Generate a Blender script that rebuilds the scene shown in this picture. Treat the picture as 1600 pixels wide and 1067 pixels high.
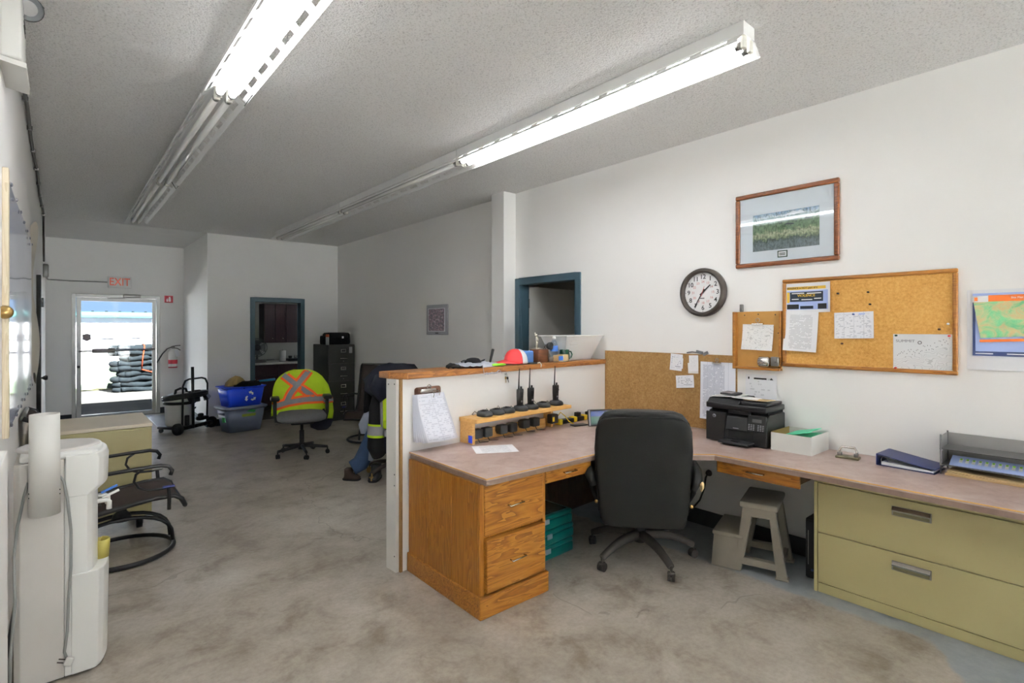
import bpy, bmesh, math, random
from mathutils import Matrix, Vector, noise as mnoise
random.seed(7)
PI = math.pi
R = math.radians
sc = bpy.context.scene
for o in list(bpy.data.objects):
    bpy.data.objects.remove(o)
COL = sc.collection

# ------------------------------------------------------------------ camera
YAW = math.atan2(705.0, 823.0)
cd = bpy.data.cameras.new('camera')
cam = bpy.data.objects.new('camera', cd)
COL.objects.link(cam)
cam.location = (0, 0, 1.55)
cam.rotation_euler = (PI / 2, 0, -YAW)
cd.sensor_width = 36.0
cd.lens = 823.0 / 1600.0 * 36.0
cd.shift_y = -20.5 / 1600.0
cd.clip_start = 0.03
sc.camera = cam
# ------------------------------------------------------------------ world, sun, exposure
TUBE_LIGHT = 9.8
w = bpy.data.worlds.new('sky')
sc.world = w
w.use_nodes = True
wn = w.node_tree
wn.nodes.clear()
wtc = wn.nodes.new('ShaderNodeTexCoord')
wsp = wn.nodes.new('ShaderNodeSeparateXYZ')
wn.links.new(wtc.outputs['Generated'], wsp.inputs[0])
sky = wn.nodes.new('ShaderNodeValToRGB')
sky.color_ramp.elements[0].position = 0.0
sky.color_ramp.elements[0].color = (0.36, 0.56, 0.90, 1)
sky.color_ramp.elements[1].position = 0.6
sky.color_ramp.elements[1].color = (0.20, 0.40, 0.86, 1)
wn.links.new(wsp.outputs[2], sky.inputs[0])
bgn = wn.nodes.new('ShaderNodeBackground')
bgn.inputs['Strength'].default_value = 0.75
won = wn.nodes.new('ShaderNodeOutputWorld')
wn.links.new(sky.outputs[0], bgn.inputs[0])
wn.links.new(bgn.outputs[0], won.inputs[0])
sd = bpy.data.lights.new('sun', 'SUN')
sd.energy = 165.0
sd.angle = R(0.6)
sd.color = (1.0, 0.985, 0.965)
sun = bpy.data.objects.new('sun', sd)
COL.objects.link(sun)
sun.location = (0, 0, 30)
sun.rotation_euler = (R(38), 0, R(10))
# a white room: let the light bounce on
sc.cycles.max_bounces = 18
sc.cycles.diffuse_bounces = 14
sc.cycles.glossy_bounces = 4
sc.cycles.transmission_bounces = 8
sc.cycles.transparent_max_bounces = 16
vs = sc.view_settings
vs.view_transform = 'Standard'
vs.look = 'None'
vs.exposure = 0.75
vs.gamma = 1.0
vs.use_curve_mapping = False


# ------------------------------------------------------------------ materials
def lin(c):
    out = []
    for v in c[:3]:
        v = v / 255.0
        out.append(v / 12.92 if v <= 0.04045 else ((v + 0.055) / 1.055) ** 2.4)
    return (out[0], out[1], out[2], 1.0)


class NT:
    def __init__(self, name):
        self.m = bpy.data.materials.new(name)
        self.m.use_nodes = True
        self.t = self.m.node_tree
        self.b = self.t.nodes['Principled BSDF']
        self.out = self.t.nodes['Material Output']

    def n(self, typ, **kw):
        nd = self.t.nodes.new(typ)
        for k, v in kw.items():
            if k in nd.inputs:
                nd.inputs[k].default_value = v
            else:
                setattr(nd, k, v)
        return nd

    def l(self, a, b):
        self.t.links.new(a, b)

    def math(self, op, a, b=None, clamp=False):
        nd = self.t.nodes.new('ShaderNodeMath')
        nd.operation = op
        nd.use_clamp = clamp
        for i, v in enumerate((a, b)):
            if v is None:
                continue
            if isinstance(v, (int, float)):
                nd.inputs[i].default_value = v
            else:
                self.l(v, nd.inputs[i])
        return nd.outputs[0]

    def mix(self, fac, a, b, mode='MIX'):
        nd = self.t.nodes.new('ShaderNodeMix')
        nd.data_type = 'RGBA'
        nd.blend_type = mode
        if isinstance(fac, (int, float)):
            nd.inputs[0].default_value = fac
        else:
            self.l(fac, nd.inputs[0])
        for i, v in ((6, a), (7, b)):
            if isinstance(v, tuple):
                nd.inputs[i].default_value = v
            else:
                self.l(v, nd.inputs[i])
        return nd.outputs[2]

    def coord(self, kind='Object', scale=(1, 1, 1), rot=(0, 0, 0), loc=(0, 0, 0)):
        tc = self.t.nodes.new('ShaderNodeTexCoord')
        mp = self.t.nodes.new('ShaderNodeMapping')
        mp.inputs['Scale'].default_value = scale
        mp.inputs['Rotation'].default_value = rot
        mp.inputs['Location'].default_value = loc
        self.l(tc.outputs[kind], mp.inputs[0])
        return mp.outputs[0]

    def noise(self, vec, scale, detail=4, rough=0.55, dist=0.0):
        nd = self.n('ShaderNodeTexNoise')
        nd.inputs['Scale'].default_value = scale
        nd.inputs['Detail'].default_value = detail
        nd.inputs['Roughness'].default_value = rough
        nd.inputs['Distortion'].default_value = dist
        self.l(vec, nd.inputs['Vector'])
        return nd.outputs['Fac']

    def ramp(self, fac, stops, interp='LINEAR'):
        nd = self.t.nodes.new('ShaderNodeValToRGB')
        cr = nd.color_ramp
        cr.interpolation = interp
        while len(cr.elements) < len(stops):
            cr.elements.new(0.5)
        for e, (p, c) in zip(cr.elements, stops):
            e.position = p
            e.color = c if len(c) == 4 else lin(c)
        self.l(fac, nd.inputs[0])
        return nd.outputs[0]

    def bump(self, h, strength=0.3, dist=0.01):
        nd = self.t.nodes.new('ShaderNodeBump')
        nd.inputs['Strength'].default_value = strength
        nd.inputs['Distance'].default_value = dist
        self.l(h, nd.inputs['Height'])
        self.l(nd.outputs[0], self.b.inputs['Normal'])

    def color(self, c):
        if isinstance(c, tuple):
            self.b.inputs['Base Color'].default_value = c
        else:
            self.l(c, self.b.inputs['Base Color'])

    def rough(self, v):
        if isinstance(v, (int, float)):
            self.b.inputs['Roughness'].default_value = v
        else:
            self.l(v, self.b.inputs['Roughness'])


MATS = {}


def mat(name, c, rough=0.5, metal=0.0, var=0.08, vs_=6.0, bump=0.0, bs=80.0, spec=None, sheen=0.0):
    """painted / plastic / metal / cloth: a base colour with light procedural variation"""
    t = NT(name)
    col = lin(c)
    v = t.coord()
    nz = t.noise(v, vs_, 5)
    dark = tuple(x * (1 - var * 2) for x in col[:3]) + (1.0,)
    lite = tuple(min(1.0, x * (1 + var)) for x in col[:3]) + (1.0,)
    t.color(t.mix(nz, dark, lite))
    t.rough(rough)
    t.b.inputs['Metallic'].default_value = metal
    if spec is not None:
        t.b.inputs['Specular IOR Level'].default_value = spec
    if bump:
        t.bump(t.noise(v, bs, 3), bump, 0.004)
    MATS[name] = t.m
    return t.m


def wood(name, c1, c2, c3, axis='Z', scale=1.0, rough=0.4, contrast=1.0):
    t = NT(name)
    st = {'X': (1.2, 14, 14), 'Y': (14, 1.2, 14), 'Z': (14, 14, 1.2)}[axis]
    v = t.coord('Object', tuple(s * scale for s in st))
    n1 = t.noise(v, 1.0, 3, 0.5, 1.6)
    rings = t.math('FRACT', t.math('MULTIPLY', n1, 7.0))
    n2 = t.noise(v, 9.0, 4, 0.7)
    f = t.math('ADD', t.math('MULTIPLY', rings, 0.6 * contrast), t.math('MULTIPLY', n2, 0.5))
    col = t.ramp(f, [(0.12, c1), (0.5, c2), (0.95, c3)])
    t.color(col)
    t.rough(rough)
    t.bump(n2, 0.05, 0.002)
    MATS[name] = t.m
    return t.m


def emit(name, c, s):
    t = NT(name)
    t.color(lin(c))
    t.b.inputs['Emission Color'].default_value = lin(c)
    t.b.inputs['Emission Strength'].default_value = s
    MATS[name] = t.m
    return t.m


def doc(name, bg, ink, rows=30, margin=(0.1, 0.1, 0.08, 0.1), dens=0.48, wsc=22, amount=0.6, cols=0):
    """a printed sheet: rows of small type on paper (flat print)"""
    t = NT(name)
    tc = t.n('ShaderNodeTexCoord')
    sp = t.n('ShaderNodeSeparateXYZ')
    t.l(tc.outputs['UV'], sp.inputs[0])
    u, v = sp.outputs[0], sp.outputs[1]
    row = t.math('MULTIPLY', v, float(rows))
    fr = t.math('FRACT', row)
    fl = t.math('FLOOR', row)
    m = t.math('LESS_THAN', fr, 0.5)
    cb = t.n('ShaderNodeCombineXYZ')
    t.l(t.math('MULTIPLY', u, float(wsc)), cb.inputs[0])
    t.l(t.math('MULTIPLY', fl, 5.37), cb.inputs[1])
    nz = t.noise(cb.outputs[0], 1.0, 2, 0.6)
    m = t.math('MULTIPLY', m, t.math('GREATER_THAN', nz, dens))
    l_, r_, b_, t_ = margin
    for a in (t.math('GREATER_THAN', u, l_), t.math('LESS_THAN', u, 1 - r_), t.math('GREATER_THAN', v, b_), t.math('LESS_THAN', v, 1 - t_)):
        m = t.math('MULTIPLY', m, a)
    if cols:
        cf = t.math('FRACT', t.math('MULTIPLY', u, float(cols)))
        m = t.math('MAXIMUM', m, t.math('MULTIPLY', t.math('LESS_THAN', cf, 0.05), 0.6))
    m = t.math('MULTIPLY', m, amount)
    t.color(t.mix(m, lin(bg), lin(ink)))
    t.rough(0.75)
    MATS[name] = t.m
    return t.m


def build_materials():
    # walls
    t = NT('wall_paint')
    v = t.coord()
    n1 = t.noise(v, 1.3, 5)
    n2 = t.noise(v, 9, 6, 0.7)
    spots = t.ramp(n2, [(0.70, (0, 0, 0)), (0.78, (255, 255, 255))])
    c = t.mix(n1, lin((236, 235, 232)), lin((243, 242, 240)))
    c = t.mix(t.math('MULTIPLY', spots, 0.10), c, lin((150, 146, 140)))
    t.color(c)
    t.rough(0.6)
    t.bump(t.noise(v, 140, 2), 0.06, 0.003)
    MATS['wall'] = t.m
    mat('wall_grey', (205, 202, 196), 0.7, var=0.04)
    mat('wall_kitchen', (196, 196, 188), 0.6, var=0.04)
    # popcorn ceiling
    t = NT('popcorn_ceiling')
    v = t.coord()
    a = t.noise(v, 95, 3, 0.7)
    b = t.noise(v, 42, 3, 0.6)
    h = t.math('ADD', a, t.math('MULTIPLY', b, 0.8))
    big = t.noise(v, 0.9, 4)
    c = t.mix(big, lin((238, 237, 234)), lin((246, 245, 243)))
    pits = t.ramp(a, [(0.30, (176, 174, 170)), (0.48, (255, 255, 255))])
    c = t.mix(0.55, c, pits, 'MULTIPLY')
    t.color(c)
    t.rough(0.9)
    t.bump(h, 0.9, 0.02)
    MATS['popcorn'] = t.m
    mat('ceiling_smooth', (226, 225, 222), 0.8, var=0.03, bump=0.1, bs=120)
    # concrete floor
    t = NT('concrete_floor')
    v = t.coord()
    n1 = t.noise(v, 0.75, 6, 0.62, 0.6)
    n2 = t.noise(v, 3.4, 8, 0.68, 0.3)
    n3 = t.noise(v, 38, 4, 0.7)
    c = t.ramp(n1, [(0.30, (160, 152, 141)), (0.48, (184, 176, 165)), (0.62, (198, 192, 183)), (0.78, (212, 208, 201))])
    blot = t.ramp(n2, [(0.34, (168, 157, 143)), (0.48, (228, 226, 222)), (0.66, (255, 255, 255))])
    c = t.mix(0.75, c, blot, 'MULTIPLY')
    fine = t.ramp(n3, [(0.3, (214, 210, 205)), (0.6, (255, 255, 255))])
    c = t.mix(0.5, c, fine, 'MULTIPLY')
    # hair cracks
    vo = t.n('ShaderNodeTexVoronoi')
    vo.feature = 'DISTANCE_TO_EDGE'
    vo.inputs['Scale'].default_value = 0.42
    wob = t.n('ShaderNodeTexNoise')
    wob.inputs['Scale'].default_value = 3.0
    t.l(v, wob.inputs['Vector'])
    va = t.n('ShaderNodeVectorMath')
    va.operation = 'MULTIPLY_ADD'
    t.l(wob.outputs['Color'], va.inputs[0])
    va.inputs[1].default_value = (0.5, 0.5, 0.0)
    t.l(v, va.inputs[2])
    t.l(va.outputs[0], vo.inputs['Vector'])
    crack = t.math('LESS_THAN', vo.outputs['Distance'], 0.0022)
    crack = t.math('MULTIPLY', crack, t.math('GREATER_THAN', n1, 0.5))
    c = t.mix(t.math('MULTIPLY', crack, 0.28), c, lin((70, 62, 54)))
    # worn blue-grey paint left along the counter side
    sp = t.n('ShaderNodeSeparateXYZ')
    t.l(v, sp.inputs[0])
    wn_ = t.math('MULTIPLY', t.math('SUBTRACT', n2, 0.5), 0.16)
    wn2 = t.math('MULTIPLY', t.math('SUBTRACT', t.noise(v, 12, 4), 0.5), 0.10)
    bx = t.math('ADD', sp.outputs[0], t.math('ADD', wn_, wn2))
    extra = t.math('MULTIPLY', t.math('SUBTRACT', 0.62, sp.outputs[1], True), 1.6)
    bx = t.math('ADD', bx, extra)
    pm = t.ramp(bx, [(0, (0, 0, 0)), (1, (255, 255, 255))])
    pm = t.math('SUBTRACT', bx, 3.24)
    pm = t.math('MULTIPLY', pm, 22.0, True)
    pm = t.math('MULTIPLY', pm, t.math('LESS_THAN', sp.outputs[1], 3.1))
    pcol = t.mix(t.noise(v, 14, 6, 0.7), lin((120, 130, 138)), lin((170, 178, 184)))
    c = t.mix(t.math('MULTIPLY', pm, 0.85), c, pcol)
    t.color(c)
    t.rough(t.math('ADD', t.math('MULTIPLY', n2, 0.35), 0.22))
    t.b.inputs['Specular IOR Level'].default_value = 0.4
    t.bump(t.math('ADD', n3, t.math('MULTIPLY', n2, 2.0)), 0.12, 0.004)
    MATS['floor'] = t.m
    mat('floor_kitchen', (92, 84, 76), 0.5)
    # misc
    mat('teal_trim', (58, 84, 98), 0.45, var=0.06)
    mat('dark_base', (52, 56, 60), 0.6)
    mat('teal_base', (44, 72, 86), 0.5)
    mat('aluminium', (176, 176, 172), 0.38, 0.55, var=0.05)
    mat('alu_dark', (120, 120, 116), 0.4, 0.6)
    mat('chrome', (210, 208, 202), 0.22, 1.0, var=0.05)
    mat('steel', (150, 148, 144), 0.35, 0.9)
    mat('brass', (176, 146, 92), 0.3, 0.9)
    mat('black_plastic', (30, 30, 31), 0.42, var=0.1)
    mat('black_matte', (24, 24, 25), 0.75)
    mat('charcoal_plastic', (52, 54, 56), 0.5)
    mat('leather', (24, 23, 22), 0.45, var=0.12, vs_=9, bump=0.25, bs=220)
    mat('leather_back', (25, 24, 22), 0.6, var=0.2, vs_=5, bump=0.2, bs=260, spec=0.25)
    mat('dusty_black', (66, 60, 55), 0.7, var=0.2, vs_=12)
    mat('grey_fabric', (122, 122, 126), 0.95, var=0.1, vs_=40, bump=0.3, bs=400)
    mat('white_plastic', (226, 226, 222), 0.35, var=0.02)
    mat('white_dull', (214, 213, 208), 0.55, var=0.03)
    mat('offwhite_side', (206, 202, 196), 0.5, var=0.03)
    mat('grey_plastic', (128, 128, 126), 0.5)
    mat('stool_grey', (132, 125, 112), 0.55, var=0.08, vs_=14)
    mat('white_enamel', (232, 232, 230), 0.3, var=0.02)
    mat('socket_white', (222, 220, 210), 0.4)
    mat('tube_off', (226, 226, 222), 0.25, var=0.02)
    emit('tube_on', (251, 252, 255), TUBE_LIGHT)
    mat('olive_metal', (176, 166, 118), 0.42, var=0.05, vs_=3)
    t = NT('olive_scuffed')
    v = t.coord()
    n1 = t.noise(v, 2.2, 5)
    n2 = t.noise(v, 11, 7, 0.72)
    c = t.mix(n1, lin((168, 158, 112)), lin((182, 172, 124)))
    sc_ = t.ramp(n2, [(0.66, (0, 0, 0)), (0.74, (255, 255, 255))])
    c = t.mix(t.math('MULTIPLY', sc_, 0.5), c, lin((104, 92, 62)))
    t.color(c)
    t.rough(0.42)
    MATS['olive_scuffed'] = t.m
    mat('olive_dark', (112, 106, 78), 0.5)
    mat('cabinet_black', (62, 61, 59), 0.5, var=0.08)
    wood('oak_v', (112, 66, 10), (142, 88, 18), (162, 108, 34), 'Z', 1.0, 0.38)
    wood('oak_h', (96, 54, 10), (146, 92, 26), (170, 116, 44), 'X', 0.9, 0.38)
    wood('oak_hy', (166, 98, 20), (196, 128, 34), (214, 152, 58), 'Y', 0.9, 0.38)
    wood('ledge_wood', (92, 56, 26), (140, 90, 44), (176, 120, 62), 'X', 1.2, 0.42)
    wood('pine', (190, 140, 70), (208, 160, 90), (220, 178, 112), 'X', 0.8, 0.5)
    wood('pine_pale', (206, 190, 158), (218, 204, 176), (228, 216, 192), 'Z', 0.8, 0.55)
    wood('frame_oak', (122, 76, 24), (148, 96, 34), (168, 114, 48), 'X', 1.5, 0.4)
    wood('frame_walnut', (70, 36, 16), (104, 58, 28), (136, 82, 44), 'X', 1.5, 0.3)
    wood('maroon_wood', (40, 20, 26), (52, 27, 32), (62, 33, 36), 'Z', 1.0, 0.35)
    wood('dark_panel', (46, 30, 20), (62, 42, 28), (76, 54, 38), 'Z', 1.2, 0.5)
    wood('trophy_wood', (66, 36, 20), (88, 52, 32), (100, 62, 40), 'X', 1.0, 0.3)
    wood('raw_edge', (110, 80, 40), (136, 102, 56), (150, 118, 70), 'Z', 2.0, 0.7)
    # laminate worktop
    t = NT('laminate_top')
    v = t.coord()
    n1 = t.noise(v, 7, 7, 0.7, 0.4)
    n2 = t.noise(v, 22, 5, 0.7)
    c = t.ramp(n1, [(0.3, (150, 122, 112)), (0.5, (176, 152, 144)), (0.68, (188, 172, 166)), (0.82, (168, 150, 148))])
    c = t.mix(t.math('MULTIPLY', n2, 0.25), c, lin((206, 190, 182)))
    t.color(c)
    t.rough(0.34)
    MATS['laminate'] = t.m
    mat('laminate_edge', (140, 118, 106), 0.45, var=0.2, vs_=24)
    mat('edge_gold', (206, 158, 74), 0.4)
    # cork
    for nm, c1, c2, c3 in (('cork', (164, 116, 50), (192, 144, 74), (208, 164, 94)), ('cork_dark', (132, 98, 54), (158, 122, 72), (180, 146, 94))):
        t = NT(nm)
        v = t.coord()
        n1 = t.noise(v, 60, 5, 0.8)
        n2 = t.noise(v, 5, 3)
        f = t.math('ADD', t.math('MULTIPLY', n1, 0.85), t.math('MULTIPLY', n2, 0.2))
        t.color(t.ramp(f, [(0.34, c1), (0.52, c2), (0.7, c3)]))
        t.rough(0.9)
        t.bump(n1, 0.2, 0.003)
        MATS[nm] = t.m
    mat('fibreboard', (186, 138, 70), 0.65, var=0.08, vs_=30)
    mat('hardboard', (96, 60, 40), 0.5, var=0.15, vs_=60)
    # paper prints
    mat('paper', (232, 232, 230), 0.8, var=0.01)
    mat('paper_warm', (220, 214, 200), 0.8, var=0.02)
    mat('card_tan', (206, 178, 132), 0.75, var=0.04)
    doc('doc_text', (234, 235, 238), (110, 114, 122), 34, (0.16, 0.16, 0.06, 0.08), 0.42, 9, 0.4)
    doc('doc_form', (232, 233, 238), (120, 124, 142), 22, (0.04, 0.06, 0.05, 0.08), 0.55, 10, 0.5, 4)
    doc('doc_list', (226, 229, 238), (96, 108, 140), 46, (0.08, 0.30, 0.04, 0.05), 0.40, 16, 0.55, 5)
    doc('doc_notes', (230, 231, 236), (110, 118, 134), 9, (0.1, 0.1, 0.15, 0.1), 0.5, 7, 0.6)
    doc('doc_blank', (232, 233, 236), (150, 152, 156), 16, (0.12, 0.2, 0.3, 0.1), 0.55, 8, 0.35)
    doc('doc_clip', (224, 226, 236), (120, 124, 150), 26, (0.06, 0.05, 0.04, 0.03), 0.50, 8, 0.3, 2)
    # line drawings / maps
    t = NT('sketch_print')
    v = t.coord('UV')
    wv = t.noise(v, 3.2, 3, 0.5, 0.8)
    ln = t.math('LESS_THAN', t.math('ABSOLUTE', t.math('SUBTRACT', t.math('FRACT', t.math('MULTIPLY', wv, 6.0)), 0.5)), 0.045)
    t.color(t.mix(t.math('MULTIPLY', ln, 0.4), lin((232, 232, 230)), lin((90, 92, 96))))
    t.rough(0.8)
    MATS['sketch'] = t.m
    t = NT('contour_print')
    v = t.coord('UV')
    sp = t.n('ShaderNodeSeparateXYZ')
    t.l(v, sp.inputs[0])
    wv = t.math('ADD', t.noise(v, 2.5, 2), t.math('MULTIPLY', t.math('SUBTRACT', sp.outputs[1], t.math('MULTIPLY', sp.outputs[0], 0.45)), 0.9))
    ln = t.math('LESS_THAN', t.math('FRACT', t.math('MULTIPLY', wv, 14.0)), 0.16)
    below = t.math('LESS_THAN', sp.outputs[1], t.math('ADD', 0.28, t.math('MULTIPLY', sp.outputs[0], 0.42)))
    ln = t.math('MULTIPLY', ln, below)
    ln = t.math('MULTIPLY', ln, t.math('LESS_THAN', sp.outputs[1], 0.85))
    t.color(t.mix(t.math('MULTIPLY', ln, 0.35), lin((228, 229, 230)), lin((120, 122, 124))))
    t.rough(0.8)
    MATS['contour'] = t.m
    t = NT('site_map_print')
    v = t.coord('UV', (2.2, 1, 1))
    a = t.noise(v, 2.6, 5, 0.6, 0.8)
    c = t.ramp(a, [(0.30, (78, 176, 122)), (0.42, (120, 196, 140)), (0.50, (196, 206, 152)), (0.56, (214, 188, 132)), (0.62, (186, 206, 160)), (0.75, (104, 188, 150))])
    ln = t.math('LESS_THAN', t.math('FRACT', t.math('MULTIPLY', a, 22.0)), 0.14)
    c = t.mix(t.math('MULTIPLY', ln, 0.35), c, lin((232, 220, 180)))
    t.color(c)
    t.rough(0.35)
    MATS['site_map'] = t.m
    t = NT('blue_map_print')
    v = t.coord('UV')
    a = t.noise(v, 2.4, 5, 0.6, 0.6)
    ln = t.math('LESS_THAN', t.math('FRACT', t.math('MULTIPLY', a, 16.0)), 0.10)
    c = t.mix(a, lin((188, 196, 222)), lin((214, 218, 236)))
    c = t.mix(t.math('MULTIPLY', ln, 0.25), c, lin((150, 160, 196)))
    t.color(c)
    t.rough(0.08)
    MATS['blue_map'] = t.m
    t = NT('landscape_print')
    v = t.coord('UV')
    sp = t.n('ShaderNodeSeparateXYZ')
    t.l(v, sp.inputs[0])
    vs2 = t.coord('UV', (26, 7, 1))
    a = t.noise(t.coord('UV', (1.8, 1, 1)), 6, 6, 0.8)
    b = t.noise(vs2, 1.3, 4, 0.75)
    f = t.math('ADD', sp.outputs[1], t.math('MULTIPLY', t.math('SUBTRACT', a, 0.5), 0.55))
    c = t.ramp(f, [(0.04, (120, 132, 142)), (0.20, (112, 126, 134)), (0.27, (62, 84, 82)), (0.34, (158, 170, 134)), (0.42, (206, 202, 172)), (0.52, (112, 140, 104)), (0.70, (126, 152, 124)), (0.82, (150, 176, 184)), (0.90, (206, 218, 232)), (1.0, (150, 178, 216))])
    g = t.ramp(b, [(0.38, (70, 88, 86)), (0.50, (214, 220, 214)), (0.60, (255, 255, 255))])
    c = t.mix(0.8, c, g, 'MULTIPLY')
    t.color(c)
    t.rough(0.5)
    MATS['landscape'] = t.m
    t = NT('crowd_print')
    v = t.coord('UV', (7, 9, 1))
    vo = t.n('ShaderNodeTexVoronoi')
    vo.inputs['Scale'].default_value = 1.6
    t.l(v, vo.inputs['Vector'])
    a = t.noise(v, 1.2, 4, 0.7)
    c = t.ramp(a, [(0.34, (44, 46, 62)), (0.46, (92, 90, 104)), (0.54, (150, 110, 122)), (0.62, (206, 204, 214)), (0.75, (96, 96, 110))])
    t.color(c)
    t.rough(0.4)
    MATS['crowd'] = t.m
    mat('poster_grey', (158, 158, 164), 0.4, var=0.03)
    mat('poster_white', (230, 231, 234), 0.4, var=0.01)
    mat('print_orange', (214, 106, 34), 0.4, var=0.02)
    mat('print_navy', (44, 62, 112), 0.4, var=0.03)
    mat('print_lilac', (168, 186, 232), 0.4, var=0.02)
    mat('print_yellow', (226, 186, 62), 0.5, var=0.03)
    mat('print_slate', (40, 50, 66), 0.5, var=0.05)
    mat('print_black', (26, 26, 28), 0.6)
    mat('print_grey', (120, 122, 128), 0.6)
    mat('print_white', (236, 236, 236), 0.6)
    mat('print_mat', (222, 226, 236), 0.3, var=0.01)
    mat('print_red', (196, 62, 56), 0.6)
    mat('print_pink', (206, 150, 146), 0.6)
    mat('exit_red', (240, 112, 84), 0.5)
    mat('fire_red', (176, 26, 48), 0.5)
    mat('hivis', (190, 226, 30), 0.75, var=0.1, vs_=8, bump=0.2, bs=60)
    mat('hivis_orange', (255, 104, 22), 0.7, var=0.05)
    mat('reflective', (156, 156, 164), 0.5, var=0.15, vs_=14)
    mat('navy_cloth', (34, 38, 54), 0.9, var=0.25, vs_=7, bump=0.3, bs=60)
    mat('black_cloth', (22, 22, 25), 0.92, var=0.25, bump=0.3, bs=60)
    mat('denim', (62, 86, 124), 0.9, var=0.25, vs_=9, bump=0.3, bs=200)
    mat('denim_light', (178, 188, 208), 0.9, var=0.2, vs_=9)
    mat('brown_leather', (70, 54, 44), 0.75, var=0.2)
    mat('khaki_cloth', (158, 134, 82), 0.9, var=0.2, bump=0.3, bs=80)
    mat('grey_cloth', (184, 188, 200), 0.9, var=0.15, vs_=12)
    mat('cap_red', (214, 58, 62), 0.75, var=0.05)
    mat('cap_white', (228, 229, 234), 0.85, var=0.05, bump=0.4, bs=500)
    mat('lime', (134, 204, 42), 0.5)
    mat('blue_tin', (82, 128, 190), 0.6, var=0.1, vs_=30, bump=0.2, bs=200)
    mat('bottle_blue', (62, 116, 200), 0.4)
    mat('mug_green', (16, 62, 44), 0.25)
    mat('bin_blue', (24, 70, 222), 0.38, var=0.05)
    mat('tote_grey', (122, 132, 160), 0.5, var=0.04)
    mat('tote_lid', (150, 158, 176), 0.5, var=0.03)
    mat('green_sticker', (60, 170, 90), 0.5)
    mat('lime_sticker', (160, 180, 80), 0.5)
    mat('blue_handle', (40, 130, 190), 0.4)
    mat('teal_case', (0, 96, 92), 0.32, var=0.08)
    mat('case_lid', (58, 66, 64), 0.2, var=0.1)
    mat('mint_paper', (86, 198, 158), 0.7, var=0.03)
    mat('carton_white', (214, 214, 210), 0.7, var=0.02)
    mat('carton_in', (150, 128, 72), 0.8)
    mat('navy_binder', (36, 48, 100), 0.4, var=0.12, vs_=9)
    mat('smoke_plastic', (92, 92, 92), 0.3, var=0.05)
    mat('smoke_light', (152, 150, 148), 0.3, var=0.05)
    mat('tape_blue', (52, 60, 120), 0.6)
    mat('yellow', (226, 196, 40), 0.45)
    mat('olive_cup', (178, 166, 82), 0.5)
    mat('brown_metal', (66, 58, 52), 0.5)
    mat('sling_brown', (70, 58, 54), 0.85, var=0.12, vs_=14, bump=0.4, bs=300)
    mat('bench_pale', (224, 212, 190), 0.55, var=0.05, vs_=4)
    mat('screen_green', (40, 90, 70), 0.15, var=0.4, vs_=20)
    mat('screen_blue', (24, 54, 120), 0.15)
    mat('gravel', (40, 40, 39), 0.95, var=0.12, vs_=4, bump=0.6, bs=30, spec=0.0)
    mat('apron', (236, 236, 236), 0.9, var=0.05, vs_=1)
    mat('metal_white', (226, 228, 232), 0.8, var=0.02, vs_=1, spec=0.0)
    mat('roof_teal', (34, 62, 64), 0.8, var=0.05, spec=0.0)
    mat('roof_clip', (14, 18, 20), 0.8, spec=0.0)
    mat('hose_grey', (13, 16, 18), 0.9, var=0.2, vs_=10, spec=0.0)
    mat('strap_orange', (80, 28, 16), 0.8, spec=0.0)
    mat('pale_slab', (54, 62, 52), 0.9, var=0.1, vs_=2, spec=0.0)
    mat('grass_dry', (32, 32, 23), 0.95, var=0.2, vs_=5, spec=0.0)
    mat('vac_white', (214, 214, 212), 0.4, var=0.06)
    mat('pvc_grey', (150, 152, 148), 0.5)
    mat('orange_cap', (206, 96, 52), 0.5)
    mat('backsplash', (176, 178, 172), 0.35, var=0.03)
    mat('kitchen_counter', (204, 202, 196), 0.4)
    mat('fan_grey', (92, 94, 94), 0.45)
    mat('trophy_gold', (220, 214, 196), 0.25, 0.7)
    # panes
    for nm, tint, gl in (('door_glass', (0.97, 0.985, 0.98, 1), 0.05), ('clear_plastic', (0.86, 0.92, 0.97, 1), 0.12)):
        t = NT(nm)
        tr = t.n('ShaderNodeBsdfTransparent')
        tr.inputs[0].default_value = tint
        g = t.n('ShaderNodeBsdfGlossy')
        g.inputs['Roughness'].default_value = 0.03
        mx = t.n('ShaderNodeMixShader')
        mx.inputs[0].default_value = gl
        t.l(tr.outputs[0], mx.inputs[1])
        t.l(g.outputs[0], mx.inputs[2])
        t.l(mx.outputs[0], t.out.inputs[0])
        MATS[nm] = t.m
    # frosted storage bin
    t = NT('frosted_bin')
    t.color(lin((232, 233, 232)))
    t.rough(0.45)
    t.b.inputs['Transmission Weight'].default_value = 0.08
    MATS['frosted_bin'] = t.m


build_materials()


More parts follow.
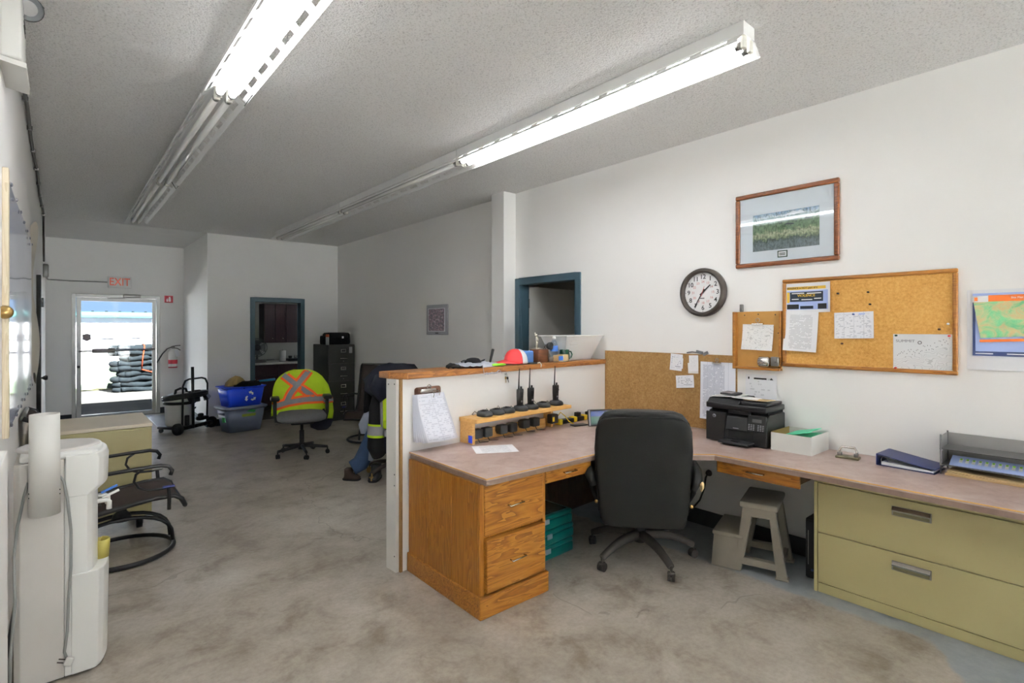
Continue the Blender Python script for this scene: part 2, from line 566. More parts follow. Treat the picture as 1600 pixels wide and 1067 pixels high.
# ------------------------------------------------------------------ mesh builder
class MB:
    def __init__(self):
        self.v, self.f, self.s, self.uv = [], [], [], {}
        self.M = Matrix()

    def at(self, loc=(0, 0, 0), rot=(0, 0, 0)):
        self.M = Matrix.Translation(loc) @ Matrix.Rotation(rot[2], 4, 'Z') @ Matrix.Rotation(rot[1], 4, 'Y') @ Matrix.Rotation(rot[0], 4, 'X')
        return self

    def add(self, verts, faces, smooth=False, uvs=None):
        o = len(self.v)
        M = self.M
        self.v += [tuple(M @ Vector(p)) for p in verts]
        for i, f in enumerate(faces):
            if uvs:
                self.uv[len(self.f)] = [uvs[k] for k in f]
            self.f.append([k + o for k in f])
            self.s.append(smooth)
        return self

    def box(self, x0, x1, y0, y1, z0, z1):
        self.add([(x0, y0, z0), (x1, y0, z0), (x1, y1, z0), (x0, y1, z0), (x0, y0, z1), (x1, y0, z1), (x1, y1, z1), (x0, y1, z1)],
                 [(0, 3, 2, 1), (4, 5, 6, 7), (0, 1, 5, 4), (1, 2, 6, 5), (2, 3, 7, 6), (3, 0, 4, 7)])
        return self

    def rbox(self, x0, x1, y0, y1, z0, z1, r=0.01, seg=2):
        bm = bmesh.new()
        bmesh.ops.create_cube(bm, size=1.0)
        for v in bm.verts:
            v.co = Vector(((x0 + x1) / 2 + v.co.x * (x1 - x0), (y0 + y1) / 2 + v.co.y * (y1 - y0), (z0 + z1) / 2 + v.co.z * (z1 - z0)))
        r = min(r, 0.49 * min(x1 - x0, y1 - y0, z1 - z0))
        bmesh.ops.bevel(bm, geom=bm.edges[:], offset=r, segments=seg, profile=0.5, affect='EDGES')
        bm.verts.index_update()
        self.add([v.co[:] for v in bm.verts], [[v.index for v in f.verts] for f in bm.faces], True)
        bm.free()
        return self

    def cyl(self, p0, p1, r0, r1=None, n=16, caps=True, smooth=True):
        r1 = r0 if r1 is None else r1
        p0, p1 = Vector(p0), Vector(p1)
        d = (p1 - p0).normalized()
        a = d.orthogonal().normalized()
        b = d.cross(a)
        vs_ = []
        for p, r in ((p0, r0), (p1, r1)):
            for i in range(n):
                t = 2 * PI * i / n
                vs_.append(tuple(p + a * (r * math.cos(t)) + b * (r * math.sin(t))))
        self.add(vs_, [(i, (i + 1) % n, n + (i + 1) % n, n + i) for i in range(n)], smooth)
        if caps:
            self.add(vs_[:n], [list(range(n))[::-1]])
            self.add(vs_[n:], [list(range(n))])
        return self

    def tube(self, pts, r, n=8, closed=False, caps=True):
        pts = [Vector(p) for p in pts]
        m = len(pts)
        rs = r if isinstance(r, (list, tuple)) else [r] * m
        vs_ = []
        prev = None
        for i, p in enumerate(pts):
            if closed:
                d = pts[(i + 1) % m] - pts[i - 1]
            else:
                d = pts[min(i + 1, m - 1)] - pts[max(i - 1, 0)]
            d.normalize()
            if prev is None:
                a = d.orthogonal().normalized()
            else:
                a = prev - d * prev.dot(d)
                a = a.normalized() if a.length > 1e-6 else d.orthogonal().normalized()
            prev = a
            b = d.cross(a)
            for k in range(n):
                t = 2 * PI * k / n
                vs_.append(tuple(p + a * (rs[i] * math.cos(t)) + b * (rs[i] * math.sin(t))))
        fs = []
        for i in range(m if closed else m - 1):
            j = (i + 1) % m
            for k in range(n):
                fs.append((i * n + k, i * n + (k + 1) % n, j * n + (k + 1) % n, j * n + k))
        self.add(vs_, fs, True)
        if caps and not closed:
            self.add(vs_[:n], [list(range(n))[::-1]])
            self.add(vs_[-n:], [list(range(n))])
        return self

    def lathe(self, prof, n=24, c=(0, 0, 0), axis='Z', smooth=True, arc=(0, 2 * PI)):
        full = abs(arc[1] - arc[0] - 2 * PI) < 1e-6
        m = len(prof)
        vs_ = []
        cnt = n if full else n + 1
        for i in range(cnt):
            t = arc[0] + (arc[1] - arc[0]) * i / n
            for (r, z) in prof:
                x, y = r * math.cos(t), r * math.sin(t)
                p = (x, y, z) if axis == 'Z' else ((x, z, y) if axis == 'Y' else (z, x, y))
                vs_.append((p[0] + c[0], p[1] + c[1], p[2] + c[2]))
        fs = []
        for i in range(n):
            j = (i + 1) % cnt
            for k in range(m - 1):
                fs.append((i * m + k, j * m + k, j * m + k + 1, i * m + k + 1))
        self.add(vs_, fs, smooth)
        return self

    def prism(self, poly, z0, z1, axis='Z', smooth=False):
        """extrude a 2-D outline; axis Z: (x,y); axis Y: (x,z) along y; axis X: (y,z) along x"""
        n = len(poly)

        def P(a, b, h):
            return (a, b, h) if axis == 'Z' else ((a, h, b) if axis == 'Y' else (h, a, b))
        vs_ = [P(a, b, z0) for a, b in poly] + [P(a, b, z1) for a, b in poly]
        self.add(vs_, [(i, (i + 1) % n, n + (i + 1) % n, n + i) for i in range(n)], smooth)
        self.add(vs_, [list(range(n))[::-1], list(range(n, 2 * n))])
        return self

    def grid(self, fn, nu, nv, smooth=True):
        vs_, us = [], []
        for j in range(nv + 1):
            for i in range(nu + 1):
                u, v = i / nu, j / nv
                vs_.append(tuple(fn(u, v)))
                us.append((u, v))
        fs = [(j * (nu + 1) + i, j * (nu + 1) + i + 1, (j + 1) * (nu + 1) + i + 1, (j + 1) * (nu + 1) + i) for j in range(nv) for i in range(nu)]
        self.add(vs_, fs, smooth, us)
        return self

    def loft(self, secs, n=24, p=2.0, fold=None, axis='Z', caps=True, wob=0.0, ws=6.0):
        """closed rings (a,b,h,ra,rb[,p]); axis: ring plane normal"""
        vs_ = []
        for j, s in enumerate(secs):
            a0, b0, h, ra, rb = s[:5]
            pp = s[5] if len(s) > 5 else p
            for i in range(n):
                t = 2 * PI * i / n
                c_, s_ = math.cos(t), math.sin(t)
                x = ra * math.copysign(abs(c_) ** (2 / pp), c_)
                y = rb * math.copysign(abs(s_) ** (2 / pp), s_)
                if fold:
                    k = 1 + fold[1] * math.cos(fold[0] * t + fold[2] * j)
                    x *= k
                    y *= k
                q = (a0 + x, b0 + y, h) if axis == 'Z' else ((a0 + x, h, b0 + y) if axis == 'Y' else (h, a0 + x, b0 + y))
                if wob:
                    d = mnoise.noise_vector(Vector(q) * ws)
                    q = tuple(q[k] + d[k] * wob for k in range(3))
                vs_.append(q)
        m = len(secs)
        fs = [(j * n + i, j * n + (i + 1) % n, (j + 1) * n + (i + 1) % n, (j + 1) * n + i) for j in range(m - 1) for i in range(n)]
        self.add(vs_, fs, True)
        if caps:
            self.add(vs_[:n], [list(range(n))[::-1]], True)
            self.add(vs_[-n:], [list(range(n))], True)
        return self

    def mesh(self, name):
        me = bpy.data.meshes.new(name)
        me.from_pydata(self.v, [], self.f)
        me.polygons.foreach_set('use_smooth', self.s)
        if self.uv:
            ul = me.uv_layers.new(name='UVMap')
            for p in me.polygons:
                if p.index in self.uv:
                    for li, c in zip(p.loop_indices, self.uv[p.index]):
                        ul.data[li].uv = c
        bm = bmesh.new()
        bm.from_mesh(me)
        bmesh.ops.remove_doubles(bm, verts=bm.verts, dist=1e-6)
        bmesh.ops.recalc_face_normals(bm, faces=bm.faces)
        bm.to_mesh(me)
        bm.free()
        me.update()
        return me


def part(name, mb, m, parent=None, loc=(0, 0, 0), rot=(0, 0, 0), bevel=0.0, label=None, solid=0.0):
    o = bpy.data.objects.new(name, mb.mesh(name))
    o.data.materials.append(MATS[m])
    COL.objects.link(o)
    o.location = loc
    o.rotation_euler = rot
    if parent is not None:
        o.parent = parent
    if bevel:
        md = o.modifiers.new('bevel', 'BEVEL')
        md.width = bevel
        md.segments = 2
        md.limit_method = 'ANGLE'
    if solid:
        md = o.modifiers.new('solid', 'SOLIDIFY')
        md.thickness = solid
        md.offset = 0
    if label:
        o['label'] = label
    return o


def tag(o, label, cat, group=None, kind=None):
    o['label'] = label
    o['category'] = cat
    if group:
        o['group'] = group
    if kind:
        o['kind'] = kind
    return o


def thing(name, label, cat, loc=(0, 0, 0), rz=0.0, group=None):
    o = bpy.data.objects.new(name, None)
    o.empty_display_size = 0.1
    COL.objects.link(o)
    o.location = loc
    o.rotation_euler = (0, 0, rz)
    return tag(o, label, cat, group)


def solo(name, mb, m, label, cat, loc=(0, 0, 0), rz=0.0, group=None, bevel=0.0, solid=0.0, rot=None):
    o = part(name, mb, m, None, loc, rot or (0, 0, rz), bevel, None, solid)
    return tag(o, label, cat, group)


def struct(name, mb, m, parent=None, bevel=0.0, label=None):
    o = part(name, mb, m, parent, bevel=bevel, label=label)
    if parent is None:
        o['kind'] = 'structure'
    return o


def structe(name, loc=(0, 0, 0), rz=0.0):
    o = bpy.data.objects.new(name, None)
    COL.objects.link(o)
    o.location = loc
    o.rotation_euler = (0, 0, rz)
    o['kind'] = 'structure'
    return o


def text(s, size, m, parent, loc, rot=(PI / 2, 0, 0), name='lettering', ext=0.0006, bold=0.0, sx=1.0, align='CENTER'):
    cu = bpy.data.curves.new('txt', 'FONT')
    cu.body = s
    cu.size = size
    cu.extrude = ext
    cu.offset = bold * size
    cu.align_x = align
    cu.align_y = 'CENTER'
    cu.resolution_u = 3
    to = bpy.data.objects.new('txt', cu)
    me = bpy.data.meshes.new_from_object(to)
    bpy.data.objects.remove(to)
    bpy.data.curves.remove(cu)
    M = Matrix.Translation(loc) @ Matrix.Rotation(rot[2], 4, 'Z') @ Matrix.Rotation(rot[1], 4, 'Y') @ Matrix.Rotation(rot[0], 4, 'X') @ Matrix.Diagonal((sx, 1, 1, 1))
    me.transform(M)
    me.materials.clear()
    me.materials.append(MATS[m])
    o = bpy.data.objects.new(name, me)
    me.name = name
    COL.objects.link(o)
    o.parent = parent
    return o


def copy_tree(o, parent=None):
    c = o.copy()
    COL.objects.link(c)
    if parent is not None:
        c.parent = parent
    for ch in list(o.children):
        copy_tree(ch, c)
    return c


def arc(c, r, a0, a1, n, plane='XY', z=0.0):
    out = []
    for i in range(n + 1):
        t = a0 + (a1 - a0) * i / n
        x, y = c[0] + r * math.cos(t), c[1] + r * math.sin(t)
        out.append((x, y, z) if plane == 'XY' else ((x, z, y) if plane == 'XZ' else (z, x, y)))
    return out


def rr2(x0, x1, y0, y1, r, n=4):
    """rounded rectangle outline"""
    pts = []
    for cx, cy, a in ((x1 - r, y0 + r, -PI / 2), (x1 - r, y1 - r, 0), (x0 + r, y1 - r, PI / 2), (x0 + r, y0 + r, PI)):
        for i in range(n + 1):
            t = a + PI / 2 * i / n
            pts.append((cx + r * math.cos(t), cy + r * math.sin(t)))
    return pts


def paper(w_, h_, curl=0.0, curl_b=0.0):
    """hanging sheet, width along x, height along z, centre at top middle; curls away from the wall (-y)"""
    mb = MB()
    mb.grid(lambda u, v: ((u - 0.5) * w_, -0.002 - curl * (u ** 3) - curl_b * (1 - v) ** 2, (v - 1.0) * h_), 6, 6)
    return mb


# wall frames: right wall looks to -x (local x runs to world -y, local -y points into the room)
XR, XL, YB, YE, ZC = 3.85, -0.19, 9.40, 11.50, 3.05
YF = -6.5      # front wall with the added windows, behind the camera
RZR = -PI / 2
RZL = PI / 2
TH = math.atan2(0.157, 2.225)      # the low partition stands a little askew


def PW(lx, ly, z=0.0):
    c, s = math.cos(TH), math.sin(TH)
    return (1.625 + c * lx - s * ly, 3.0 + s * lx + c * ly, z)

# ================================================================== STRUCTURE
def build_structure():
    Y0 = YF
    struct('floor', MB().box(XL - 0.12, 6.4, Y0 - 0.12, 11.62, -0.15, 0.0), 'floor')
    struct('ceiling', MB().box(XL - 0.12, 6.4, Y0 - 0.12, YB, ZC, ZC + 0.2), 'popcorn')
    struct('ceiling_2', MB().box(XL - 0.12, 6.4, YB, 11.62, ZC, ZC + 0.2), 'ceiling_smooth')
    # left wall, front wall
    struct('wall_left', MB().box(XL - 0.12, XL, Y0, 11.62, 0, ZC), 'wall')
    # unseen front wall: two windows added to fill the room with daylight
    wz0, wz1 = 0.15, 2.90
    ops = ((-0.10, 1.80), (1.95, 3.78))
    m = MB().box(XL, XR + 0.12, Y0 - 0.12, Y0, 0, wz0).box(XL, XR + 0.12, Y0 - 0.12, Y0, wz1, ZC)
    m.box(XL, ops[0][0], Y0 - 0.12, Y0, wz0, wz1).box(ops[0][1], ops[1][0], Y0 - 0.12, Y0, wz0, wz1).box(ops[1][1], XR + 0.12, Y0 - 0.12, Y0, wz0, wz1)
    struct('wall_front', m, 'wall')
    for i, (a, b) in enumerate(ops):
        wd = structe('window_%d' % (i + 1), (0, Y0, 0))
        m = MB().box(a, a + 0.05, -0.09, -0.03, wz0, wz1).box(b - 0.05, b, -0.09, -0.03, wz0, wz1).box(a + 0.05, b - 0.05, -0.09, -0.03, wz0, wz0 + 0.05).box(a + 0.05, b - 0.05, -0.09, -0.03, wz1 - 0.05, wz1)
        part('window_frame', m, 'aluminium', wd)
        part('pane', MB().box(a + 0.05, b - 0.05, -0.063, -0.057, wz0 + 0.05, wz1 - 0.05), 'door_glass', wd)
    # right wall with the door opening to the side room
    dy0, dy1, dz = 3.50, 4.39, 2.065
    m = MB().box(XR, XR + 0.12, Y0, dy0, 0, ZC).box(XR, XR + 0.12, dy1, YB, 0, ZC).box(XR, XR + 0.12, dy0, dy1, dz, ZC)
    struct('wall_right', m, 'wall')
    m = MB().box(XR - 0.174, XR, 4.43, 4.645, 0, ZC)
    struct('trim_1', m, 'wall', bevel=0.004)
    # steel door frame, side room
    m = MB()
    for a, b in ((dy0 - 0.04, dy0 + 0.03), (dy1 - 0.03, dy1 + 0.04)):
        m.box(XR - 0.015, XR + 0.135, a, b, 0, dz + 0.035)
    m.box(XR - 0.015, XR + 0.135, dy0 + 0.03, dy1 - 0.03, dz - 0.035, dz + 0.035)
    d = struct('door_3', m, 'teal_trim', bevel=0.004)
    # side room beyond
    m = MB().box(5.20, 5.32, 2.0, 5.6, 0, ZC)
    struct('wall_side_room', m, 'wall_grey')
    struct('wall_side_room_end', MB().box(XR + 0.12, 5.20, 5.48, 5.6, 0, ZC), 'wall_grey')
    struct('wall_side_room_near', MB().box(XR + 0.12, 5.32, 1.9, 2.0, 0, ZC), 'wall_grey')
    # open door leaf of the side room, seen edge on
    leaf = structe('door_4', (XR + 0.15, dy1 - 0.02, 0), R(4))
    part('door_leaf', MB().box(0.0, 0.80, -0.002, 0.038, 0.01, 2.02), 'white_dull', leaf, bevel=0.003)
    for z in (0.25, 1.0, 1.78):
        part('hinge', MB().cyl((-0.012, -0.008, z), (-0.012, -0.008, z + 0.10), 0.008, n=8), 'steel', leaf)
    # back wall with the kitchen doorway
    kx0, kx1, kz = 2.43, 3.19, 2.005
    m = MB().box(1.75, kx0, YB, YB + 0.12, 0, ZC).box(kx1, XR + 0.5, YB, YB + 0.12, 0, ZC).box(kx0, kx1, YB, YB + 0.12, kz, ZC)
    struct('wall_back', m, 'wall')
    m = MB()
    m.box(kx0 - 0.06, kx0 + 0.012, YB - 0.02, YB + 0.14, 0, kz + 0.06).box(kx1 - 0.012, kx1 + 0.06, YB - 0.02, YB + 0.14, 0, kz + 0.06)
    m.box(kx0 + 0.012, kx1 - 0.012, YB - 0.02, YB + 0.14, kz - 0.012, kz + 0.06)
    struct('door_2', m, 'teal_trim', bevel=0.004)
    # wall beside the entrance recess, far wall with the glazed door
    struct('wall_recess', MB().box(1.75, 1.87, YB + 0.12, YE, 0, ZC), 'wall')
    ex0, ex1, ez = 0.138, 1.377, 2.132
    m = MB().box(XL, ex0, YE, YE + 0.12, 0, ZC).box(ex1, 6.4, YE, YE + 0.12, 0, ZC).box(ex0, ex1, YE, YE + 0.12, ez, ZC)
    struct('wall_far', m, 'wall')
    # kitchen shell
    struct('wall_kitchen_end', MB().box(4.6, 4.72, YB + 0.12, YE, 0, ZC), 'wall_kitchen')
    struct('wall_kitchen', MB().box(1.87, 4.6, 11.16, 11.28, 0, ZC), 'wall_kitchen')
    struct('floor_2', MB().box(1.87, 4.6, YB + 0.12, 11.16, 0.0, 0.004), 'floor_kitchen')
    # baseboards
    struct('baseboard_back', MB().box(1.735, 2.37, YB - 0.014, YB, 0, 0.11).box(3.26, XR, YB - 0.014, YB, 0, 0.11), 'teal_base', bevel=0.002)
    struct('baseboard_recess', MB().box(1.736, 1.75, YB - 0.014, YE, 0, 0.11), 'teal_base', bevel=0.002)
    struct('baseboard_far', MB().box(XL, ex0, YE - 0.014, YE, 0, 0.11).box(ex1, 1.736, YE - 0.014, YE, 0, 0.11), 'dark_base', bevel=0.002)
    struct('baseboard_right', MB().box(XR - 0.014, XR, YF, 3.46, 0, 0.12).box(XR - 0.014, XR, 4.65, YB - 0.014, 0, 0.12), 'dark_base', bevel=0.002)
    struct('baseboard_left', MB().box(XL, XL + 0.014, 3.2, YE - 0.014, 0, 0.10), 'dark_base', bevel=0.002)
    # white boxed-in lower panel of the left wall near the camera
    struct('trim_2', MB().box(XL, XL + 0.028, Y0, 2.93, 0, 1.06), 'wall', bevel=0.004)

    # ---- glazed aluminium exit door
    dr = structe('door_1', (0, YE, 0))
    m = MB()
    m.box(ex0, ex0 + 0.055, -0.02, 0.12, 0, ez).box(ex1 - 0.055, ex1, -0.02, 0.12, 0, ez).box(ex0 + 0.055, ex1 - 0.055, -0.02, 0.12, ez - 0.05, ez)
    part('door_frame', m, 'aluminium', dr, bevel=0.003)
    a, b = ex0 + 0.06, ex1 - 0.06
    m = MB().box(a, a + 0.062, 0.0, 0.045, 0.012, ez - 0.055).box(b - 0.055, b, 0.0, 0.045, 0.012, ez - 0.055)
    m.box(a + 0.062, b - 0.055, 0.0, 0.045, ez - 0.115, ez - 0.055).box(a + 0.062, b - 0.055, 0.0, 0.045, 0.012, 0.075)
    lf = part('door_leaf', m, 'aluminium', dr, bevel=0.003)
    part('pane', MB().box(a + 0.062, b - 0.055, 0.02, 0.026, 0.075, ez - 0.115), 'door_glass', lf)
    part('push_bar', MB().tube([(a + 0.03, -0.05, 1.16), (b - 0.03, -0.05, 1.175)], 0.016, 8).cyl((a + 0.03, -0.05, 1.16), (a + 0.03, 0.0, 1.16), 0.012).cyl((b - 0.03, -0.05, 1.175), (b - 0.03, 0.0, 1.175), 0.012), 'steel', lf)
    part('push_plate', MB().rbox(0.40, 0.72, -0.065, -0.035, 1.125, 1.205, 0.006), 'alu_dark', lf)
    part('pull_bar', MB().tube([(a + 0.03, 0.07, 1.36), (b - 0.03, 0.07, 1.375)], 0.012, 6).cyl((a + 0.03, 0.07, 1.36), (a + 0.03, 0.04, 1.36), 0.007).cyl((b - 0.03, 0.07, 1.375), (b - 0.03, 0.04, 1.375), 0.007), 'steel', lf)
    sh = [(-0.058, 0.055), (0.0, 0.075), (0.058, 0.055), (0.058, -0.03), (0.0, -0.065), (-0.058, -0.03)]
    part('security_sticker', MB().prism([(0.335 + x, 1.39 + z) for x, z in sh], 0.014, 0.019, 'Y'), 'print_grey', lf)
    part('lock', MB().lathe([(0.0, -0.02), (0.016, -0.02), (0.022, 0.0)], 14, (a + 0.03, 0, 0.90), 'Y'), 'black_plastic', lf)
    part('door_closer', MB().rbox(0.83, 1.08, -0.075, -0.02, ez - 0.045, ez + 0.015, 0.008).tube([(0.86, -0.05, ez - 0.05), (0.72, -0.10, ez - 0.06), (0.62, -0.02, ez - 0.062)], 0.007, 6), 'steel', dr)
    part('threshold', MB().box(ex0, ex1, -0.05, 0.12, 0.0, 0.012), 'alu_dark', dr)
    # door on the left wall, seen at a grazing angle
    dl = structe('door_5', (XL, 0, 0))
    part('door_leaf', MB().box(0.0, 0.018, 7.42, 8.25, 0.0, 2.08), 'white_dull', dl, bevel=0.003)
    part('dark_edge', MB().box(0.0, 0.034, 7.25, 7.42, 0.0, 2.10), 'black_matte', dl)
    part('door_knob', MB().lathe([(0.0, 0.085), (0.022, 0.083), (0.028, 0.065), (0.02, 0.05), (0.010, 0.04), (0.010, 0.018), (0.022, 0.018)], 14, (0, 7.55, 1.02), 'X'), 'black_plastic', dl)
    part('closer_bracket', MB().box(0.018, 0.05, 7.6, 7.66, 1.78, 1.88), 'black_plastic', dl)


build_structure()


# ================================================================== OUTSIDE
def build_outside():
    o = part('ground', MB().box(-30, 30, 11.62, 60, -0.2, -0.02), 'gravel')
    o2 = part('ground', MB().box(-30, 30, -60, YF - 0.13, -0.2, -0.02), 'apron')  # unseen ground, made white to bounce sun through the added windows
    o2['kind'] = 'structure'
    struct('roof_overhang', MB().box(-2, 8, YF - 2.1, YF - 0.13, 2.95, 3.1), 'metal_white')  # added out of view to keep direct sun off the front glass
    o['kind'] = 'structure'
    b = thing('warehouse', 'long low white metal clad building with teal roof edge across the yard', 'building', (0, 17.6, 0))
    for i in range(9):
        x = -12 + i * 3.0
        part('wall_panel', MB().box(x, x + 2.99, 0, 0.1, -0.02, 1.36), 'metal_white', b, bevel=0.01)
        part('wall_panel', MB().box(x, x + 2.99, 0.015, 0.1, 1.375, 1.84), 'metal_white', b, bevel=0.01)
    part('wall_core', MB().box(-12, 15, 0.1, 4.5, -0.02, 1.83), 'metal_white', b)
    rf = part('roof', MB().prism([(-0.1, 1.84), (-0.1, 1.89), (4.6, 2.10), (4.6, 2.0)], -12.2, 15.2, 'X'), 'roof_teal', b)
    for i in range(40):
        x = -3.2 + i * 0.36
        part('roof_clip', MB().box(x, x + 0.07, 4.5, 4.58, 2.09, 2.135), 'roof_clip', rf)
    sl = MB().prism([(0.0, 0), (1.15, 0), (1.15, 0.80), (1.05, 0.80)], 0.0, 0.16, 'Y')
    solo('leaning_slab', sl, 'pale_slab', 'pale green tarp wedge leaning by the dark hoses outside', 'slab', (0.22, 17.25, -0.02), 0)
    solo('grass_strip', MB().grid(lambda u, v: (-3 + u * 9, 16.9 + v * 0.68, -0.015 + 0.05 * mnoise.noise(Vector((u * 30, v * 4, 0)))), 60, 6), 'grass_dry', 'strip of dry grass at foot of white building outside', 'grass')['kind'] = 'stuff'
    # heap of folded hoses
    h = thing('hose_pile', 'heap of folded dark grey corrugated hoses with orange straps outside door', 'hoses', (1.80, 16.3, -0.02))
    rnd = random.Random(3)
    zz = 0.06
    for k in range(9):
        r = 0.075
        L = 1.0 + 0.1 * math.sin(k * 1.9)
        sh = 0.08 * math.sin(k * 2.3)
        pts = []
        for q in range(3):
            y = -0.26 + q * 0.22
            pts += [(sh - L * (0.72 + 0.06 * rnd.random()), y, zz), (sh - L * 0.2, y + 0.03, zz + 0.02 * rnd.random()), (sh + L * 0.5, y + 0.02, zz)]
            pts += arc((sh + L * 0.5, y + 0.11), 0.11, -PI / 2, PI / 2, 4, 'XY', zz) if q < 2 else []
            if q == 0:
                pass
        m = MB()
        for q in range(3):
            y = -0.27 + q * 0.2
            seg = [(sh - L * 0.68 + i * L * 1.3 / 22, y + 0.02 * math.sin(i * 0.9 + k), zz + 0.02 * math.sin(i * 0.5 + k * 1.7 + q)) for i in range(23)]
            m.tube(seg, [r * (1.0 if i % 2 else 0.9) for i in range(23)], 8)
        # the fold at the near end of the bundle
        m.tube([(sh - L * 0.68, -0.27, zz)] + [(sh - L * 0.68 - 0.11 * math.sin(t), -0.17 - 0.1 * math.cos(t), zz) for t in (0.5, 1.1, 1.57, 2.1, 2.7)] + [(sh - L * 0.68, -0.07, zz)], r, 8)
        part('hose_layer', m, 'hose_grey', h)
        zz += 0.128
    for x in (-0.25, 0.12):
        part('strap', MB().tube([(x - 0.02, -0.36, 0.55), (x, -0.37, 0.85), (x + 0.04, -0.35, 1.12), (x + 0.04, 0.0, 1.20)], 0.014, 6), 'strap_orange', h)
    part('strap', MB().tube([(-0.27, -0.37, 0.55), (0.1, -0.38, 0.42), (0.6, -0.37, 0.30)], 0.014, 6), 'strap_orange', h)


build_outside()


# ================================================================== CEILING LIGHTS
def fixture(x, y0, length, lit, tubes, label, group):
    t = thing('fluorescent_fixture', label, 'light', (x, y0, ZC - 0.002), 0, group)
    L = length
    hw, hz = 0.058, -0.065
    m = MB().box(-hw, hw, 0, L, hz, 0.0)
    part('housing', m, 'white_enamel', t, bevel=0.003)
    for s in (-1, 1):
        m = MB()
        a, b, c, d = (s * hw, hz), (s * 0.078, hz - 0.017), (s * 0.098, hz - 0.035), (s * 0.122, hz - 0.052)

        def strip(p, q, ya, yb):
            m.add([(p[0], ya, p[1]), (q[0], ya, q[1]), (q[0], yb, q[1]), (p[0], yb, p[1])], [(0, 1, 2, 3)])
        strip(a, b, 0, L)
        strip(c, d, 0, L)
        e = (s * 0.119, hz - 0.062)
        strip(d, e, 0, L)
        n = int(L / 0.19)
        st = L / n
        for i in range(n):
            strip(b, c, i * st, i * st + 0.07)
        strip(b, c, L - 0.0005, L)
        part('reflector', m, 'white_enamel', t, solid=0.0015)
    for y in (0.012, L - 0.012):
        for dx in (-0.033, 0.033):
            part('lamp_holder', MB().rbox(dx - 0.017, dx + 0.017, y - 0.010, y + 0.010, hz - 0.062, hz - 0.0, 0.005), 'socket_white', t)
    for dx in (-0.033, 0.033)[:tubes]:
        part('tube', MB().cyl((dx, 0.03, hz - 0.042), (dx, L - 0.03, hz - 0.042), 0.019, n=14), 'tube_on' if lit else 'tube_off', t)
        for y, q in ((0.022, 0.05), (L - 0.05, L - 0.022)):
            part('tube_cap', MB().cyl((dx, y, hz - 0.042), (dx, q, hz - 0.042), 0.0196, n=14), 'steel', t)
    return t


L8 = 2.44
f = fixture(0.745, 1.08, L8, True, 2, 'lit slotted fluorescent light nearest camera in left row', 'ceiling strip lights')
part('pull_cord', MB().tube([(0.118, L8 - 0.15, -0.115), (0.10, L8 - 0.04, -0.15), (0.122, L8 - 0.01, -0.112)], 0.003, 5), 'black_plastic', f)
f = fixture(0.745, 3.54, L8, False, 2, 'unlit fluorescent light in middle of left row', 'ceiling strip lights')
part('dangling_wire', MB().tube([(0.06, L8 - 0.02, -0.09), (0.10, L8, -0.15), (0.12, L8 - 0.01, -0.12)], 0.003, 5), 'black_plastic', f)
fixture(0.745, 6.00, L8, False, 2, 'unlit fluorescent light farthest away in left row', 'ceiling strip lights')
fixture(2.575, 1.21, L8, True, 2, 'lit fluorescent light above the desk in right row', 'ceiling strip lights')
fixture(2.575, 3.66, L8, False, 1, 'unlit fluorescent light in middle of right row', 'ceiling strip lights')
fixture(2.575, 6.11, L8, False, 2, 'unlit fluorescent light in right row nearest back doorway', 'ceiling strip lights')

# ================================================================== DESK, PARTITION, COUNTER
def build_partition():
    p = thing('low_partition', 'low white painted partition wall with exposed end boards beside desk', 'partition', PW(0, 0), TH)
    part('front_panel', MB().box(0.028, 2.235, 0.0, 0.018, 0, 1.225), 'wall', p, bevel=0.002)
    part('back_panel', MB().box(0.028, 2.235, 0.112, 0.13, 0, 1.225), 'wall', p, bevel=0.002)
    part('core', MB().box(0.012, 2.235, 0.018, 0.112, 0, 1.225), 'raw_edge', p)
    e = part('end_board', MB().box(-0.012, 0.010, 0.012, 0.128, 0, 1.225), 'white_dull', p, bevel=0.002)
    for z in (0.10, 0.55, 0.62, 1.19, 1.195):
        part('screw', MB().lathe([(0.0, -0.0155), (0.004, -0.0145), (0.005, -0.0115)], 8, (0, 0.03 if z != 1.19 else 0.10, z), 'X'), 'black_plastic', e)
    part('edge_strip', MB().box(0.010, 0.027, -0.003, 0.012, 0, 1.225), 'raw_edge', p, label='bare brown board edge')
    m = MB().prism([(0.045, -0.035), (2.19, -0.035), (2.19, 0.215), (-0.015, 0.215), (-0.018, 0.10)], 1.225, 1.267)
    part('ledge', m, 'ledge_wood', p, bevel=0.004)
    return p


build_partition()
DZ = 0.757


